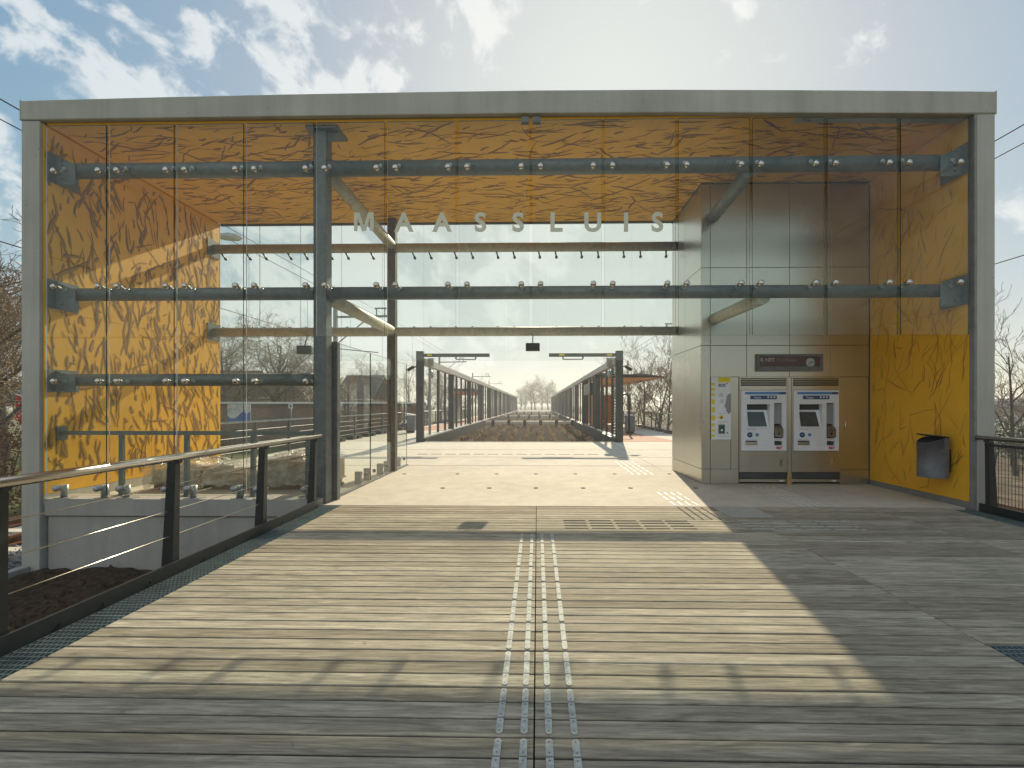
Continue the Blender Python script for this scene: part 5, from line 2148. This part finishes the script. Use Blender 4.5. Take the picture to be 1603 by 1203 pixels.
# ================================================================== BUILDINGS BEYOND THE LEFT TRACK
def house(x0, x1, y0, y1, zw, zr_, label, wins, roofm='roof_tile', ridge='x'):
    t = thing('brick_house', ((x0 + x1) / 2, (y0 + y1) / 2, GZ), label, 'house', 'brick houses behind the shed')
    mb = MB()
    mb.box(x0, x1, y0, y1, GZ, zw)
    if ridge == 'y':
        xm = (x0 + x1) / 2
        mb.prism([(x0, y0, zw), (x1, y0, zw), (xm, y0, zr_ - 0.12)], (0, y1 - y0, 0))
    mb.build('wall', M['brick'], t)
    mb = MB()
    if ridge == 'x':
        ym = (y0 + y1) / 2
        mb.prism([(x0 - .3, y0 - .4, zw - 0.1), (x0 - .3, ym, zr_), (x0 - .3, y1 + .4, zw - 0.1), (x0 - .3, y1 + .4, zw + .05), (x0 - .3, ym, zr_ + .17), (x0 - .3, y0 - .4, zw + .05)], (x1 - x0 + .6, 0, 0))
    else:
        xm = (x0 + x1) / 2
        mb.prism([(x0 - .4, y0 - .3, zw - 0.1), (xm, y0 - .3, zr_), (x1 + .4, y0 - .3, zw - 0.1), (x1 + .4, y0 - .3, zw + .05), (xm, y0 - .3, zr_ + .17), (x0 - .4, y0 - .3, zw + .05)], (0, y1 - y0 + .6, 0))
    rf = mb.build('roof', M[roofm], t)
    if ridge == 'x':
        mb = MB()
        mb.box(x0 - .32, x1 + .32, y0 - .52, y0 - .41, zw - .12, zw + .06)
        mb.build('gutter', M['fascia'], rf)
    else:
        mb = MB()
        for a_, b_ in (((x0 - .4, zw - .1), (xm, zr_)), ((x1 + .4, zw - .1), (xm, zr_))):
            mb.bar((a_[0], y0 - .36, a_[1] + .06), (b_[0], y0 - .36, b_[1] + .06), 0.1, 0.24)
        mb.build('bargeboard', M['fascia'], rf)
    for (wx, wz, ww, wh) in wins:
        mb = MB()
        mb.box(wx - ww / 2 - .07, wx + ww / 2 + .07, y0 - .05, y0 - .005, wz - wh / 2 - .07, wz + wh / 2 + .07)
        w_ = mb.build('window', M['fascia'], t)
        mb = MB()
        mb.box(wx - ww / 2, wx - .04, y0 - .06, y0 - .051, wz - wh / 2, wz + wh / 2)
        mb.box(wx + .04, wx + ww / 2, y0 - .06, y0 - .051, wz - wh / 2, wz + wh / 2)
        mb.build('pane', M['window'], w_)
    return t


YH = 50
hx = lambda px: pxx(px, YH)
house(hx(290), hx(372), YH, YH + 8, 1.9, 5.3, 'brick house with dark roof at left behind the shed', [(hx(352), 1.2, 1.6, 1.1)])
house(hx(380), hx(438), YH + 2, YH + 10, 2.4, 5.2, 'brick house with long white gutter behind the forked tree', [(hx(405), 1.5, 1.2, .9), (hx(428), 1.5, 1.6, .9)])
house(hx(444), hx(486), YH - 1, YH + 9, 1.9, 4.9, 'brick gabled house behind the shed near the front post', [(hx(452), 1.5, .9, .9)], ridge='y')
house(hx(500), hx(560), YH + 4, YH + 12, 2.2, 5.0, 'brick house partly hidden behind the front post', [(hx(530), 1.4, 1.5, 1.0)])
house(pxx(-70, 30), pxx(40, 30), 34, 42, 2.6, 6.0, 'dark brick house beyond hedge at far left', [(pxx(20, 34), 2.0, 1.2, 1.0)])
for x0_, x1_, lab_ in ((-44, -30, 'brick house behind the viewer at far left, mirrored in the glass'), (-27, -13, 'brick house behind the viewer, mirrored left of the front post'), (-10, 4, 'brick house behind the viewer, mirrored near the glass middle'), (7, 21, 'brick house behind the viewer, mirrored right of the middle'), (24, 38, 'brick house behind the viewer at far right, mirrored in glass')):
    hb = house(x0_, x1_, -46, -38, 2.6, 5.6, lab_, [])
    hb['group'] = 'brick houses behind the viewer'
# shed
YSH = 31.5
t = thing('brick_shed', (pxx(430, YSH), YSH, GZ), 'long low brick shed with white roof edge behind the left railing', 'shed')
x0, x1 = pxx(250, YSH), pxx(640, YSH)
ztop = at(420, 630, YSH).z
mb = MB()
mb.box(x0, x1, YSH, YSH + 4, GZ, ztop - 0.25)
mb.build('wall', M['brick'], t)
mb = MB()
mb.box(x0 - .2, x1 + .2, YSH - 0.15, YSH + 4.2, ztop - 0.245, ztop - 0.05)
rf = mb.build('roof', M['grey_dark'], t)
mb = MB()
mb.box(x0 - .25, x1 + .25, YSH - 0.22, YSH - 0.152, ztop - 0.10, ztop + 0.02)
mb.build('roof_edge', M['fascia'], rf)
# map poster board in front of the shed
YM = 29
a, b = at(356, 660, YM), at(392, 633, YM)
t = thing('map_board', ((a.x + b.x) / 2, YM, GZ), 'map board with white land and blue water before the shed', 'map board')
mb = MB()
mb.box(a.x, b.x, YM, YM + 0.06, a.z, b.z)
mb.build('board', simple('map_paper', (0.62, 0.63, 0.6), 0.5, 0, 0.12, 3), t)
mb = MB()
W_, H_ = b.x - a.x, b.z - a.z
poly = [(0, 0), (1, 0), (1, .58), (.92, .5), (.84, .42), (.72, .56), (.6, .5), (.48, .32), (.3, .16), (.12, .2), (0, .34)]
mb.prism([(a.x + p * W_, YM - 0.002, a.z + q * H_) for p, q in poly], (0, -0.006, 0))
mb.build('water', simple('map_blue', (0.02, 0.13, 0.42), 0.5, 0, .1, 3), t)
mb = MB()
rg = random.Random(2)
for k in range(46):
    x, z = a.x + rg.uniform(.05, .75) * W_, a.z + rg.uniform(.5, .92) * H_
    mb.bar((x, YM - 0.004, z), (x + rg.uniform(-.1, .1), YM - 0.004, z + rg.uniform(-.08, .08)), 0.004, 0.02)
mb.build('map_marks', M['grey_dark'], t)
mb = MB()
for x in (a.x + 0.1, b.x - 0.1):
    mb.box(x - 0.03, x + 0.03, YM + 0.065, YM + 0.12, GZ, b.z)
mb.build('leg', M['galv'], t)
# small notice on a post before the shed
a = at(455, 636, 29.5)
t = thing('notice_sign', (a.x, 29.5, GZ), 'small white notice sign with dark mark before the shed', 'sign')
mb = MB()
mb.tube([(a.x, 29.55, GZ), (a.x, 29.55, a.z + .1)], 0.03, 6)
mb.build('post', M['galv'], t)
mb = MB()
mb.box(a.x - 0.13, a.x + 0.13, 29.48, 29.51, a.z - 0.15, a.z + 0.13)
mb.build('plate', M['fascia'], t)
mb = MB()
mb.box(a.x - 0.05, a.x + 0.05, 29.472, 29.479, a.z - 0.06, a.z + 0.05)
mb.build('mark', M['black'], t)
# red flag, far left
p = at(24, 617, 17)
t = thing('flag', (p.x - .1, 17, GZ), 'red flag with white marks on a slanted pole at far left', 'flag')
mb = MB()
mb.tube([(p.x - 0.05, 17, p.z + 0.02), (p.x + 0.9, 17, p.z - 0.35)], 0.02, 6)
mb.tube([(p.x + 0.9, 17, p.z - 0.35), (p.x + 0.95, 17, GZ)], 0.03, 6)
mb.build('pole', M['fascia'], t)
mb = MB()
n0 = len(mb.v)
for j in range(9):
    for i in range(7):
        x = p.x + 0.02 + i * 0.055
        z = p.z - 0.02 - i * 0.02 - j * 0.115
        mb.v.append((x - j * 0.006, 17 + 0.03 * sin(i * 1.7 + j * 0.8), z))
mb.smooth = True
for j in range(8):
    for i in range(6):
        q = n0 + j * 7 + i
        mb.face([q, q + 7, q + 8, q + 1])
fl = mb.build('cloth', M['redflag'], t)
mb = MB()
rg = random.Random(8)
for k in range(7):
    x, z = p.x + 0.17 + (k % 2) * .09, p.z - 0.36 - k * 0.075
    mb.box(x, x + 0.06, 16.94, 16.945, z, z + 0.05)
mb.build('print', M['fascia'], fl)

# distant low building at far right
p0, p1 = at(1572, 640, 70), at(1680, 628, 70)
t = thing('industrial_hall', ((p0.x + p1.x) / 2, 72, GZ), 'low pale industrial hall with dark band at far right', 'building')
mb = MB()
mb.box(p0.x, p1.x, 70, 85, GZ, p1.z)
mb.build('wall', M['grey'], t)
mb = MB()
mb.box(p0.x - .2, p1.x + .2, 69.8, 85.2, p1.z, p1.z + 0.35)
mb.build('roof', M['fascia'], t)
mb = MB()
mb.box(p0.x + 1, p1.x - 1, 69.9, 69.99, 0.6, 1.5)
mb.build('window', M['window'], t)
# far fence behind the garden
t = thing('far_fence', (-0.8, GY1 + 6, 0), 'grey mesh fence closing the far end of the garden', 'fence')
mb = MB()
for k in range(60):
    x = -9 + k * 0.28
    mb.box(x - 0.02, x + 0.02, GY1 + 6, GY1 + 6.04, 0.0, 2.2)
mb.build('bars', M['grey_dark'], t)
mb = MB()
for z in (0.1, 2.1):
    mb.box(-9, 7.6, GY1 + 6.05, GY1 + 6.1, z, z + 0.06)
mb.build('rail', M['grey_dark'], t)

# ================================================================== HAZE (real air, all round the scene)
mb = MB()
mb.box(-1000, 1000, -420, 1620, GZ - 1.0, 17.0)
hz = NT('haze_air')
hz.t.nodes.remove(hz.b)
pv = hz.n('ShaderNodeVolumePrincipled')
pv.inputs['Color'].default_value = (0.94, 0.96, 0.97, 1)
pv.inputs['Density'].default_value = 0.0017
pv.inputs['Anisotropy'].default_value = 0.35
hz.l(pv.outputs[0], hz.o.inputs['Volume'])
ho = mb.build('haze', hz.m)
ho['kind'] = 'stuff'
ho['label'] = 'pale hazy air over the whole station and far trees'
ho['category'] = 'haze'
sc.cycles.volume_bounces = 1
